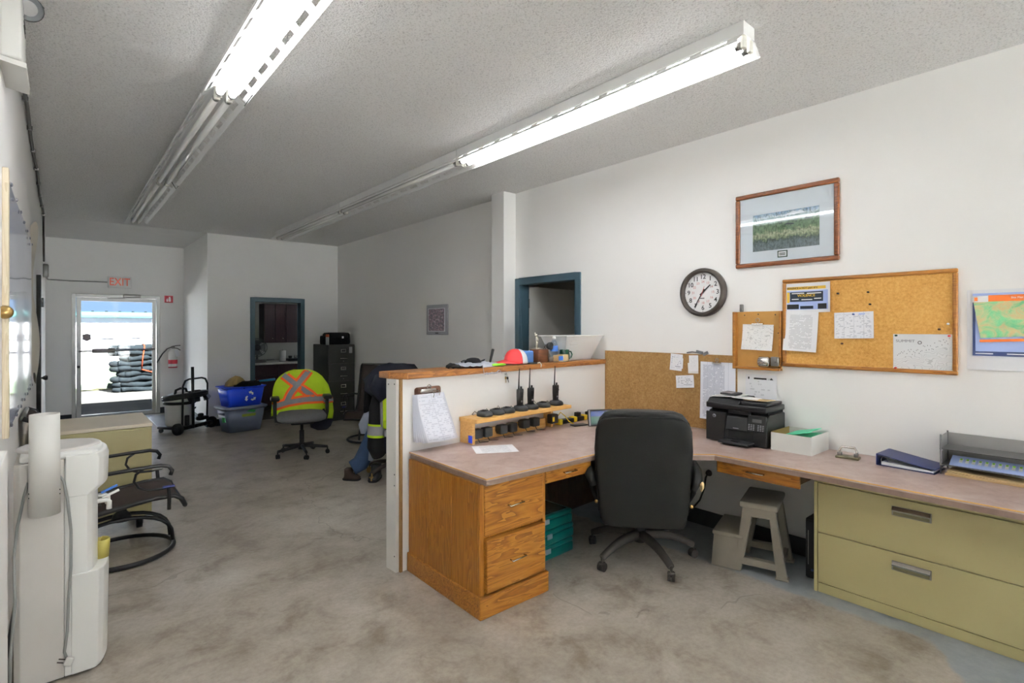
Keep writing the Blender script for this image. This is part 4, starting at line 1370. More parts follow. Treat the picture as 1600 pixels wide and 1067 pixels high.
    q = thing('plug_timer', 'black plug box with yellow label at right end of pine shelf', 'adapter', PW(1.345, -0.11, Z + 0.035), TH)
    part('case', MB().rbox(-0.028, 0.05, -0.03, 0.03, 0, 0.075, 0.01), 'black_plastic', q)
    part('label_plate', MB().box(-0.024, -0.002, -0.032, -0.030, 0.02, 0.055), 'yellow', q)
    # yellow power bar
    q = thing('power_bar', 'yellow and black power bar lying behind desk against partition', 'power bar', PW(1.68, -0.055, Z), TH)
    part('bar', MB().rbox(-0.19, 0.25, -0.028, 0.028, 0.0, 0.038, 0.008), 'black_plastic', q)
    for x in (-0.19, 0.0, 0.14):
        part('end_cap', MB().rbox(x - 0.02, x + 0.025, -0.032, 0.032, 0.0, 0.045, 0.008), 'yellow', q)
    part('plug', MB().rbox(0.04, 0.09, -0.02, 0.02, 0.038, 0.075, 0.006), 'black_plastic', q)
    part('plug', MB().rbox(0.19, 0.23, -0.02, 0.02, 0.038, 0.065, 0.006), 'black_plastic', q)
    part('cord', MB().tube([(-0.20, 0, 0.02), (-0.24, -0.02, 0.06), (-0.22, -0.05, 0.11), (-0.17, -0.055, 0.075), (-0.13, -0.06, 0.03), (-0.10, -0.09, 0.004)], 0.004, 6), 'yellow', q)
    solo('mobile_phone', MB().rbox(-0.07, 0.07, -0.035, 0.035, 0.001, 0.011, 0.004), 'black_plastic', 'black phone lying on desk before the power bar', 'phone', PW(1.58, -0.20, Z), TH + R(-14))
    # little desk display
    q = thing('desk_display', 'small weather display with lit screen beside leather chair', 'display', (3.325, 2.775, Z), R(-30))
    part('case', MB().at((0, 0, 0), (R(-10), 0, 0)).rbox(-0.105, 0.105, -0.011, 0.011, 0.002, 0.135, 0.006), 'charcoal_plastic', q)
    part('bezel', MB().at((0, 0, 0), (R(-10), 0, 0)).box(-0.102, -0.088, -0.0125, -0.011, 0.006, 0.131), 'poster_grey', q)
    part('screen', MB().at((0, 0, 0), (R(-10), 0, 0)).box(-0.084, 0.094, -0.0125, -0.011, 0.016, 0.078), 'screen_green', q)
    part('screen', MB().at((0, 0, 0), (R(-10), 0, 0)).box(-0.084, 0.094, -0.0125, -0.011, 0.080, 0.122), 'screen_blue', q)
    part('stand', MB().box(-0.03, 0.03, 0.0, 0.06, 0.0, 0.008), 'charcoal_plastic', q)
    # ---- printer
    q = thing('printer', 'black multifunction laser printer on worktop below the wall tray', 'printer', (3.515, 1.960, Z), RZR)
    W_, D_ = 0.425, 0.285
    part('body', MB().prism([(0.0, 0.004), (D_, 0.004), (D_, 0.215), (0.045, 0.215), (0.0, 0.175)], 0.0, W_, 'X'), 'black_plastic', q, bevel=0.008)
    part('front_cheek', MB().prism([(0.0, 0.006), (0.13, 0.006), (0.15, 0.205), (0.0, 0.205)], -0.006, 0.006, 'Y'), 'black_plastic', q, bevel=0.003)
    part('front_door', MB().prism([(0.145, 0.098), (0.30, 0.098), (0.30, 0.19), (0.158, 0.19)], -0.010, 0.004, 'Y'), 'charcoal_plastic', q, bevel=0.004)
    part('output_slot', MB().box(0.165, 0.335, -0.004, 0.012, 0.045, 0.096), 'black_matte', q)
    part('upper_slot', MB().box(0.16, 0.30, 0.004, 0.05, 0.205, 0.232), 'black_matte', q)
    part('paper_tray', MB().prism([(0.135, -0.095), (0.345, -0.095), (0.345, 0.005), (0.145, 0.005)], 0.012, 0.030), 'charcoal_plastic', q, bevel=0.005)
    part('tray_guide', MB().box(0.215, 0.265, -0.075, -0.045, 0.030, 0.037), 'black_matte', q, bevel=0.002)
    cp = part('control_panel', MB().prism([(-0.014, 0.105), (0.004, 0.098), (0.018, 0.205), (0.0, 0.212)], 0.302, 0.420, 'X'), 'black_plastic', q, bevel=0.003)
    part('display', MB().at((0, -0.0115, 0.178), (R(-8), 0, 0)).box(0.335, 0.395, -0.002, 0.002, -0.011, 0.011), 'smoke_plastic', cp)
    bt = MB()
    for r_ in range(4):
        for c_ in range(7):
            if c_ in (3,):
                continue
            x, z = 0.312 + c_ * 0.0155, 0.117 + r_ * 0.0105
            bt.box(x - 0.0042, x + 0.0042, -0.0185 + (z - 0.105) * 0.135, -0.0125 + (z - 0.105) * 0.135, z - 0.0026, z + 0.0026)
    part('buttons', bt, 'poster_grey', cp)
    ld = part('scanner_lid', MB().rbox(-0.002, W_ - 0.002, -0.006, D_, 0.232, 0.272, 0.008), 'black_plastic', q)
    part('feeder', MB().prism([(0.0, 0.270), (0.25, 0.270), (0.27, 0.290), (0.24, 0.312), (0.03, 0.300)], 0.004, 0.235, 'X'), 'black_plastic', ld, bevel=0.006)
    part('feeder_tray', MB().at((0, 0, 0.274), (0, 0, 0)).prism([(0.235, 0.04), (0.415, 0.02), (0.415, 0.26), (0.235, 0.26)], 0.0, 0.020), 'charcoal_plastic', ld, bevel=0.004)
    part('neck', MB().box(0.015, W_ - 0.015, 0.05, D_, 0.214, 0.233), 'black_matte', q)
    lg = part('logo_disc', MB().lathe([(0.0, -0.008), (0.0125, -0.008), (0.0125, -0.005)], 20, (0.062, 0, 0.178), 'Y'), 'poster_grey', q)
    text('hp', 0.017, 'print_black', lg, (0.062, -0.0085, 0.179), bold=0.01)
    part('name_print', MB().box(0.20, 0.24, -0.0108, -0.0100, 0.108, 0.113), 'poster_grey', q)
    # things lying on the printer
    zp = Z + 0.312
    solo('loose_papers', MB().at((0, 0, 0.004), (0, R(-4), 0)).box(-0.10, 0.11, -0.09, 0.07, 0, 0.004).at((0.13, -0.02, 0.002), (0, R(5), R(24))).box(-0.09, 0.10, -0.08, 0.06, 0, 0.003), 'paper', 'loose white papers heaped on top of printer', 'paper', (3.645, 1.855, zp - 0.005), RZR)
    c_ = thing('calculator', 'dark grey pocket calculator lying on the printer papers', 'calculator', (3.62, 1.83, zp + 0.008), RZR + R(-12))
    part('case', MB().at((0, 0, 0.004), (R(6), 0, 0)).rbox(-0.065, 0.065, -0.04, 0.04, 0, 0.014, 0.005), 'charcoal_plastic', c_)
    kb = MB().at((0, 0, 0.004), (R(6), 0, 0))
    for a in range(5):
        for b in range(3):
            kb.box(-0.055 + a * 0.018, -0.042 + a * 0.018, -0.032 + b * 0.016, -0.021 + b * 0.016, 0.014, 0.0165)
    part('keys', kb, 'poster_grey', c_)
    solo('tan_envelope', MB().at((0, 0, 0), (0, R(-3), 0)).prism([(-0.10, -0.04), (0.09, -0.06), (0.11, 0.03), (-0.06, 0.06)], 0, 0.003), 'card_tan', 'tan envelope at right side of printer top', 'envelope', (3.62, 1.645, Z + 0.302), RZR)
    # ---- carton with mint folders
    q = thing('open_carton', 'low open white carton box right of printer', 'box', (3.535, 1.518, Z), RZR)
    a, b, h = 0.248, 0.285, 0.118
    part('front_wall', MB().box(0, a, 0, 0.004, 0, h - 0.004), 'carton_white', q)
    part('back_wall', MB().box(0, a, b - 0.004, b, 0, h), 'carton_white', q)
    part('side_wall', MB().box(a - 0.004, a, 0.004, b - 0.004, 0, h), 'carton_white', q)
    part('side_wall', MB().box(0, 0.004, 0.004, b - 0.004, 0, h), 'carton_in', q)
    part('bottom', MB().box(0.004, a - 0.004, 0.004, b - 0.004, 0, 0.004), 'carton_white', q)
    solo('mint_folder', MB().at((0, 0, 0.115), (R(0), R(-14), 0)).box(-0.07, 0.085, -0.12, 0.1, 0, 0.004).at((0.0, 0.02, 0.092), (0, R(-6), 0)).box(-0.07, 0.09, -0.12, 0.1, 0, 0.004), 'mint_paper', 'mint green folders poking out of the white carton', 'folder', (3.69, 1.385, Z), RZR)
    # ---- hole punch
    q = thing('hole_punch', 'old metal two-hole punch on worktop beside white carton', 'hole punch', (3.65, 1.108, Z), RZR + R(6))
    part('base', MB().rbox(-0.062, 0.062, -0.035, 0.035, 0.0, 0.014, 0.004), 'olive_dark', q)
    part('lever', MB().tube([(-0.046, 0.0, 0.014), (-0.046, 0.004, 0.045), (-0.034, 0.008, 0.066), (0.034, 0.008, 0.066), (0.046, 0.004, 0.045), (0.046, 0.0, 0.014)], 0.007, 8), 'chrome', q)
    part('punch_block', MB().rbox(-0.056, -0.032, -0.016, 0.016, 0.012, 0.034, 0.004), 'steel', q)
    part('punch_block', MB().rbox(0.032, 0.056, -0.016, 0.016, 0.012, 0.034, 0.004), 'steel', q)
    # ---- ring binder
    q = thing('ring_binder', 'navy blue ring binder lying on its side by tray', 'binder', (3.60, 0.945, Z), RZR + R(-3))
    part('lower_cover', MB().box(0.0, 0.27, 0.0, 0.20, 0.001, 0.005), 'navy_binder', q)
    part('upper_cover', MB().prism([(0.0, 0.062), (0.0, 0.067), (0.27, 0.026), (0.27, 0.021)], 0.0, 0.21, 'Y'), 'navy_binder', q, bevel=0.002)
    part('spine', MB().prism([(-0.004, 0.002), (0.0, 0.002), (0.002, 0.066), (-0.004, 0.066)], 0.0, 0.205, 'Y'), 'navy_binder', q)
    part('pages', MB().prism([(0.02, 0.006), (0.262, 0.006), (0.262, 0.017), (0.02, 0.022)], 0.008, 0.19, 'Y'), 'poster_white', q)
    part('ring', MB().tube([(0.028, 0.03, 0.028 + 0.02 * math.cos(t)) if False else (0.028 + 0.018 * math.sin(t), 0.03, 0.028 + 0.02 * math.cos(t)) for t in [i * 2 * PI / 12 for i in range(12)]], 0.002, 5, True), 'chrome', q)
    # ---- letter tray
    q = thing('letter_tray', 'two-tier smoky plastic letter tray at right end of counter', 'tray', (3.64, 0.665, Z), RZR)
    L = 0.42
    for z0, mm in ((0.050, 'smoke_plastic'), (0.135, 'smoke_plastic')):
        t_ = part('tray', MB().box(0.0, L, 0.0, 0.185, z0, z0 + 0.004), mm, q)
        part('tray_back', MB().box(0.0, L, 0.181, 0.185, z0 + 0.004, z0 + 0.070), 'smoke_light', t_)
        part('tray_side', MB().box(0.0, 0.004, 0.04, 0.181, z0 + 0.004, z0 + 0.070), 'smoke_light', t_)
    for x, y in ((0.004, 0.008), (0.004, 0.176), (L - 0.006, 0.008), (L - 0.006, 0.176)):
        part('post', MB().cyl((x, y, 0), (x, y, 0.215), 0.004, n=8), 'smoke_plastic', q)
    lb = thing('label_sheet', 'strip of lilac labels with yellow marks in letter tray', 'labels', (3.645, 0.645, Z + 0.056), RZR)
    part('sheet', MB().at((0.02, 0.0, 0.0), (R(22), 0, 0)).box(0, 0.36, 0.0, 0.10, 0.0, 0.002), 'print_lilac', lb)
    for i in range(10):
        part('mark', MB().at((0.02, 0.0, 0.0), (R(22), 0, 0)).box(0.035 + i * 0.026, 0.049 + i * 0.026, 0.035, 0.075, 0.002, 0.0028), 'poster_white', lb)
        part('mark', MB().at((0.02, 0.0, 0.0), (R(22), 0, 0)).box(0.037 + i * 0.026, 0.047 + i * 0.026, 0.060, 0.074, 0.0028, 0.0034), 'lime', lb)
    solo('folder_stack', MB().box(0.0, 0.38, 0.0, 0.16, 0.001, 0.012).at((0.01, -0.012, 0.012), (0, R(1.5), R(2))).box(0.0, 0.36, 0, 0.15, 0.0, 0.008).at((0.0, -0.004, 0.024), (0, R(2), R(-1))).box(0.01, 0.37, 0, 0.15, 0.0, 0.004), 'card_tan', 'dog-eared tan folders stacked below the letter tray', 'folders', (3.63, 0.640, Z), RZR)


build_desk_things()


# ================================================================== THINGS ON THE LEDGE
def build_ledge_things():
    Z = 1.267
    # crumpled grey shirt and black mask
    def cl(u, v):
        x = (u - 0.5) * 0.33
        y = (v - 0.5) * 0.20
        z = 0.012 + 0.018 * abs(mnoise.noise(Vector((u * 6, v * 5, 1.0)))) * 2
        if v < 0.25 and u > 0.45:
            z -= (0.25 - v) * 0.25
            y -= 0.0
        return (x, y, z)
    solo('crumpled_shirt', MB().grid(cl, 26, 16), 'grey_cloth', 'crumpled pale grey cloth spilling over the ledge edge', 'cloth', PW(0.70, 0.060, Z), TH, solid=0.003)
    q = thing('dust_mask', 'black face mask with ear loops lying on grey cloth', 'mask', PW(0.70, 0.10, Z + 0.03), TH)
    part('shell', MB().loft([(0, 0, 0.0, 0.075, 0.05), (0, 0, 0.012, 0.07, 0.045), (0, 0, 0.03, 0.05, 0.03), (0, 0, 0.036, 0.02, 0.012)], 18), 'black_cloth', q)
    for s in (-1, 1):
        part('ear_loop', MB().tube([(s * 0.06, -0.02, 0.01), (s * 0.10, -0.02, 0.022), (s * 0.112, 0.0, 0.012), (s * 0.09, 0.02, 0.004), (s * 0.06, 0.015, 0.008)], 0.004, 6), 'black_cloth', q)
    solo('dark_gloves', MB().loft([(0, 0, 0.001, 0.045, 0.06), (0, 0, 0.018, 0.05, 0.055), (0, 0, 0.03, 0.02, 0.02)], 16, wob=0.012, ws=30), 'black_cloth', 'small dark glove bundle left of grey cloth on ledge', 'gloves', PW(0.505, 0.085, Z), TH)
    # marker with black body leaning and lime case
    solo('baton_light', MB().cyl((0, 0, 0.0), (0.055, 0.02, 0.115), 0.0085, 0.011, 12), 'black_plastic', 'thin black flashlight standing tilted beside red cap', 'flashlight', PW(0.875, 0.11, Z + 0.005), TH)
    solo('lime_knife', MB().loft([(0, 0, -0.062, 0.006, 0.006), (0, 0, -0.04, 0.014, 0.011), (0, 0, 0.03, 0.013, 0.010), (0, 0, 0.062, 0.006, 0.006)], 14, axis='X').mesh and MB().loft([(0, 0.011, -0.062, 0.006, 0.006), (0, 0.011, -0.04, 0.016, 0.011), (0, 0.011, 0.03, 0.015, 0.010), (0, 0.011, 0.062, 0.006, 0.006)], 14, axis='X'), 'lime', 'lime green utility knife lying before red cap', 'knife', PW(0.865, -0.005, Z), TH + R(-8))
    # trucker cap
    q = thing('trucker_cap', 'red and white mesh trucker cap on wooden ledge', 'cap', PW(1.120, 0.070, Z), TH + R(-18))

    def dome(a0, a1):
        def fn(u, v):
            t = a0 + (a1 - a0) * u
            p = v * PI / 2
            r = math.cos(p) ** 0.75
            return (0.098 * r * math.cos(t), 0.082 * r * math.sin(t), 0.008 + 0.112 * math.sin(p) ** 0.95)
        return fn
    part('front_panel', MB().grid(dome(R(78), R(282)), 18, 8), 'cap_red', q, solid=0.002)
    part('mesh_back', MB().grid(dome(R(-78), R(78)), 14, 8), 'cap_white', q, solid=0.002)
    def brim(u, v):
        t = R(95) + R(170) * u
        r0 = 0.094
        r1 = 0.094 + 0.085 * math.sin(u * PI) ** 0.7
        r = r0 + (r1 - r0) * v
        return (r * math.cos(t) * 1.04, 0.082 / 0.098 * r * math.sin(t) * (1 - 0.15 * v), 0.006 + 0.030 * math.sin(u * PI) - 0.020 * v * math.sin(u * PI))
    part('brim', MB().grid(brim, 18, 4), 'cap_red', q, solid=0.003)
    part('button', MB().lathe([(0, 0.124), (0.006, 0.122), (0.008, 0.118)], 10), 'cap_white', q)
    part('badge', MB().at((-0.080, 0.022, 0.058), (R(20), 0, R(-74))).box(-0.022, 0.022, -0.002, 0.002, -0.004, 0.004), 'cap_white', q)
    q = thing('ear_muff_band', 'white plastic band hooked over ledge front below cap', 'band', PW(1.262, -0.045, Z), TH)
    part('hook', MB().tube([(0.0, 0.03, 0.004), (0.012, -0.002, 0.012), (0.018, -0.012, -0.005), (0.010, -0.016, -0.026)], 0.0045, 6), 'white_plastic', q)
    part('pad', MB().rbox(-0.09, 0.0, 0.012, 0.04, 0.0005, 0.012, 0.004), 'charcoal_plastic', q)
    # tin, trophy
    solo('blue_tin', MB().rbox(-0.058, 0.058, -0.06, 0.06, 0.0, 0.100, 0.012), 'blue_tin', 'pale blue square canister between cap and trophy', 'canister', PW(1.268, 0.125, Z), TH + R(4))
    q = thing('trophy', 'small pale gold trophy figure on dark wooden block', 'trophy', PW(1.408, 0.085, Z), TH + R(6))
    part('block', MB().rbox(-0.068, 0.068, -0.05, 0.05, 0.0, 0.110, 0.006), 'trophy_wood', q)
    part('plinth', MB().rbox(-0.062, -0.002, -0.022, 0.022, 0.110, 0.122, 0.003), 'trophy_gold', q)
    part('figure', MB().tube([(-0.04, 0, 0.122), (-0.034, 0, 0.155), (-0.028, 0, 0.180)], [0.006, 0.008, 0.009], 8).tube([(-0.02, 0, 0.122), (-0.026, 0, 0.155), (-0.028, 0, 0.180)], [0.005, 0.007, 0.009], 8).tube([(-0.028, 0, 0.178), (-0.032, 0, 0.20), (-0.036, 0, 0.215)], [0.010, 0.012, 0.006], 8).tube([(-0.036, 0, 0.212), (-0.05, 0, 0.222), (-0.054, 0, 0.238)], 0.004, 6).tube([(-0.028, 0, 0.21), (-0.016, -0.004, 0.195), (-0.012, -0.004, 0.18)], 0.004, 6).lathe([(0, -0.0095), (0.0067, -0.0067), (0.0095, 0), (0.0067, 0.0067), (0, 0.0095)], 10, (-0.036, 0, 0.228)), 'trophy_gold', q)
    part('ball', MB().lathe([(0, -0.008), (0.0057, -0.0057), (0.008, 0), (0.0057, 0.0057), (0, 0.008)], 10, (-0.054, 0, 0.242)), 'trophy_gold', q)
    # tangle of clips and a dark lens on a wire stand
    q = thing('desk_lamp_clip', 'small wire clip lamp with dark round head on ledge', 'lamp', PW(1.560, 0.135, Z), TH)
    part('base', MB().rbox(-0.03, 0.03, -0.025, 0.025, 0.0, 0.018, 0.006), 'steel', q)
    part('wire_arm', MB().tube([(-0.01, 0, 0.018), (-0.045, 0, 0.10), (-0.01, 0, 0.145), (-0.03, 0, 0.125), (0.01, 0, 0.085), (0.02, 0, 0.12)], 0.003, 5), 'black_plastic', q)
    part('head', MB().lathe([(0.0, 0.02), (0.022, 0.018), (0.032, 0.0), (0.034, -0.02), (0.028, -0.02), (0.0, -0.006)], 18, (0.028, -0.005, 0.132), 'Y'), 'black_plastic', q)
    part('white_knob', MB().lathe([(0, -0.016), (0.014, -0.012), (0.019, 0), (0.014, 0.012), (0, 0.016)], 12, (-0.028, 0.0, 0.065)), 'white_plastic', q)
    solo('metal_scoop', MB().at((0, 0, 0.004), (0, 0, 0)).loft([(0, 0, 0.0, 0.035, 0.028), (0, 0, 0.02, 0.045, 0.034), (0, 0, 0.036, 0.048, 0.036)], 16, caps=False).tube([(-0.03, 0.0, 0.03), (-0.075, 0.0, 0.018), (-0.10, 0.0, 0.02)], 0.006, 6), 'steel', 'small steel scoop beside brown trophy block', 'scoop', PW(1.520, 0.060, Z), TH)
    solo('product_carton', MB().rbox(-0.058, 0.0, -0.03, 0.03, 0, 0.05, 0.002).rbox(0.001, 0.07, -0.033, 0.033, 0, 0.055, 0.002), 'card_tan', 'small cream carton beside green mug', 'carton', PW(1.580, -0.001, Z + 0.007), TH)
    bpy.data.objects['product_carton']
    part('blue_side', MB().box(-0.0585, 0.0, -0.032, -0.0305, 0.008, 0.044), 'bottle_blue', bpy.data.objects['product_carton'])
    solo('saucer', MB().lathe([(0.0, 0.001), (0.05, 0.001), (0.075, 0.007), (0.076, 0.005), (0.05, 0.0)], 24), 'white_plastic', 'white saucer under the cream carton on ledge', 'saucer', PW(1.605, 0.04, Z), TH)
    q = thing('water_bottle', 'clear plastic water bottle with white cap and blue label', 'bottle', PW(1.645, 0.125, Z), TH)
    part('bottle', MB().lathe([(0.0, 0.001), (0.030, 0.001), (0.033, 0.008), (0.033, 0.06), (0.031, 0.065), (0.033, 0.07), (0.033, 0.14), (0.024, 0.168), (0.013, 0.182), (0.013, 0.19)], 20), 'clear_plastic', q)
    part('cap', MB().lathe([(0.0, 0.212), (0.014, 0.210), (0.0155, 0.19), (0.0, 0.19)], 16), 'white_plastic', q)
    part('label_band', MB().lathe([(0.0335, 0.085), (0.0335, 0.132)], 20), 'bottle_blue', q)
    part('water', MB().lathe([(0.0, 0.003), (0.029, 0.003), (0.031, 0.012), (0.031, 0.05), (0.0, 0.05)], 20), 'clear_plastic', q)
    q = thing('green_mug', 'dark green mug with handle on ledge', 'mug', PW(1.672, 0.03, Z), TH + R(-20))
    part('cup', MB().lathe([(0.0, 0.001), (0.034, 0.001), (0.040, 0.006), (0.044, 0.05), (0.042, 0.10), (0.038, 0.10), (0.038, 0.012), (0.0, 0.012)], 24), 'mug_green', q)
    part('handle', MB().tube([(0.040, 0, 0.085), (0.064, 0, 0.082), (0.076, 0, 0.055), (0.064, 0, 0.028), (0.042, 0, 0.022)], 0.006, 8), 'mug_green', q)
    # frosted storage bin
    q = thing('storage_bin', 'white translucent plastic storage bin at far end of ledge', 'bin', PW(1.918, 0.145, Z), TH)
    a0, a1, b0, b1, h = 0.190, 0.262, 0.065, 0.150, 0.215
    vv = []
    for (a, b, z) in ((a0, b0, 0.0), (a1, b1, h), (a1 - 0.004, b1 - 0.004, h), (a0 - 0.004, b0 - 0.004, 0.004)):
        vv += [(-a, -b, z), (a, -b, z), (a, b, z), (-a, b, z)]
    fs = []
    for k in range(3):
        for i in range(4):
            fs.append((k * 4 + i, k * 4 + (i + 1) % 4, (k + 1) * 4 + (i + 1) % 4, (k + 1) * 4 + i))
    fs += [(3, 2, 1, 0), (12, 13, 14, 15)]
    part('tub', MB().add(vv, fs), 'frosted_bin', q)
    m = MB()
    for s in (-1, 1):
        m.box(-a1 - 0.012, a1 + 0.012, s * b1 - 0.012, s * b1 + 0.012, h - 0.004, h + 0.006).box(s * a1 - 0.012, s * a1 + 0.012, -b1, b1, h - 0.004, h + 0.006)
    part('rim', m, 'white_plastic', q, bevel=0.003)
    m = MB()
    for z in (0.05, 0.08, 0.11, 0.14, 0.17):
        y = -(b0 + (b1 - b0) * z / h) - 0.001
        m.box(-0.17, -0.07, y - 0.003, y, z, z + 0.005)
    part('rib', m, 'white_plastic', q)
    # keys on a hook
    q = thing('key_ring', 'bunch of keys hanging on hook under ledge', 'keys', PW(0.930, -0.001, 1.205), TH)
    part('hook', MB().tube([(0, 0, 0.0), (0, -0.016, -0.002), (0, -0.018, 0.010)], 0.003, 6), 'steel', q)
    part('ring', MB().tube([(0.010 * math.sin(t), -0.014, -0.010 + 0.011 * math.cos(t)) for t in [i * 2 * PI / 12 for i in range(12)]], 0.0015, 5, True), 'steel', q)
    part('key', MB().box(-0.009, 0.007, -0.013, -0.011, -0.038, -0.020).box(-0.003, 0.001, -0.013, -0.011, -0.065, -0.038), 'brass', q)
    part('key', MB().at((0.01, -0.004, -0.018), (0, R(-20), 0)).box(-0.008, 0.008, -0.013, -0.011, -0.022, -0.004).box(-0.002, 0.002, -0.013, -0.011, -0.05, -0.022), 'black_plastic', q)


build_ledge_things()

# ================================================================== CHAIRS
def star_base(t, r, ang0, m_leg, m_cast, hub_z=0.12, end_z=0.075, w0=0.026, w1=0.016, cs=0.027, curved=True):
    part('hub', MB().lathe([(0.0, hub_z - 0.05), (0.040, hub_z - 0.045), (0.045, hub_z), (0.038, hub_z + 0.03), (0.0, hub_z + 0.03)], 18), m_leg, t)
    for k in range(5):
        a = ang0 + k * 2 * PI / 5
        c, s = math.cos(a), math.sin(a)
        pts, rs = [], []
        for i in range(7):
            q = i / 6.0
            d = 0.03 + q * (r - 0.03)
            z = hub_z + (0.012 * math.sin(q * PI) if curved else 0.0) - (hub_z - end_z) * q ** (1.8 if curved else 1.0)
            pts.append((d * c, d * s, z))
            rs.append(w0 + (w1 - w0) * q)
        part('base_leg', MB().tube(pts, rs, 8), m_leg, t)
        ca = part('caster', MB().cyl((r * c, r * s, 2 * cs * 0.7), (r * c, r * s, end_z + 0.005), 0.008, n=8).rbox(r * c - cs * 0.8, r * c + cs * 0.8, r * s - cs * 0.8, r * s + cs * 0.8, cs * 1.0, cs * 2.0, 0.008), m_cast, t)
        b = a + 0.9 + k
        ax = Vector((math.cos(b), math.sin(b), 0))
        for sgn in (-1, 1):
            p = Vector((r * c, r * s, cs)) + ax * (0.012 * sgn)
            part('wheel', MB().cyl(tuple(p - ax * 0.009), tuple(p + ax * 0.009), cs, n=16), m_cast, ca)


def build_leather_chair():
    t = thing('leather_chair', 'worn black leather office chair pushed into desk corner', 'chair', (2.985, 2.150, 0), R(-51))
    star_base(t, 0.36, R(-113 + 51), 'dusty_black', 'dusty_black', 0.155, 0.085, 0.034, 0.022, 0.028)
    part('column', MB().lathe([(0.0, 0.13), (0.032, 0.13), (0.032, 0.25), (0.022, 0.26), (0.022, 0.40), (0.0, 0.40)], 16), 'black_plastic', t)
    part('mechanism', MB().rbox(-0.10, 0.10, -0.16, 0.12, 0.36, 0.41, 0.02), 'black_plastic', t)
    part('seat', MB().loft([(0, 0.0, 0.40, 0.25, 0.24, 4), (0, 0.0, 0.42, 0.275, 0.265, 4), (0, 0.0, 0.47, 0.28, 0.27, 4), (0, 0.0, 0.51, 0.26, 0.25, 4), (0, 0.0, 0.52, 0.2, 0.2, 4)], 32), 'leather', t)
    # back: rear shell (seen from the camera) and padded front
    def yb(z):
        return -0.285 - 0.10 * (z - 0.32) + 0.02 * math.sin((z - 0.3) * 4)
    rear, pad, outline = [], [], []
    for z, hw in ((0.315, 0.20), (0.325, 0.245), (0.36, 0.262), (0.48, 0.274), (0.62, 0.286), (0.76, 0.292), (0.88, 0.288), (0.95, 0.276), (0.985, 0.256), (1.003, 0.225), (1.008, 0.17)):
        rear.append((0, yb(z) - 0.018, z, hw, 0.030, 5))
    for z, hw in ((0.40, 0.22), (0.43, 0.262), (0.52, 0.278), (0.66, 0.288), (0.80, 0.292), (0.92, 0.284), (0.985, 0.266), (1.022, 0.236), (1.038, 0.19), (1.042, 0.12)):
        pad.append((0, yb(z) + 0.035, z, hw, 0.055, 4))
    part('back_shell', MB().loft(rear, 36), 'leather_back', t)
    part('back_cushion', MB().loft(pad, 36), 'leather', t)
    pts = []
    for z, hw in ((0.40, 0.268), (0.62, 0.286), (0.80, 0.292), (0.92, 0.284), (0.975, 0.266), (1.004, 0.235), (1.012, 0.18)):
        pts.append((-hw, yb(z) - 0.008, z))
    pts = pts + [(0, yb(1.014) - 0.008, 1.014)] + [(-p[0], p[1], p[2]) for p in pts[::-1]]
    part('piping', MB().tube(pts, 0.005, 6), 'leather', t)
    for s in (-1, 1):
        part('armrest', MB().tube([(s * 0.30, -0.30, 0.56), (s * 0.325, -0.30, 0.625), (s * 0.33, -0.22, 0.655), (s * 0.33, 0.0, 0.655), (s * 0.325, 0.08, 0.63)], [0.022, 0.032, 0.036, 0.036, 0.028], 10), 'leather', t)
        part('arm_bracket', MB().tube([(s * 0.31, -0.24, 0.63), (s * 0.315, -0.22, 0.52), (s * 0.29, -0.14, 0.43), (s * 0.20, -0.08, 0.41)], 0.016, 8), 'black_plastic', t)
        part('arm_bolt', MB().lathe([(0, -0.012), (0.011, -0.010), (0.011, 0.0)], 8, (s * 0.285, -0.335, 0.47), 'Y'), 'brass', t)
    part('torn_foam', MB().loft([(0.348, -0.305, 0.555, 0.004, 0.004), (0.352, -0.31, 0.58, 0.012, 0.012), (0.35, -0.31, 0.605, 0.012, 0.010), (0.348, -0.31, 0.615, 0.004, 0.004)], 8, wob=0.006, ws=60), 'card_tan', t, label='torn yellow foam showing at armrest end')


build_leather_chair()


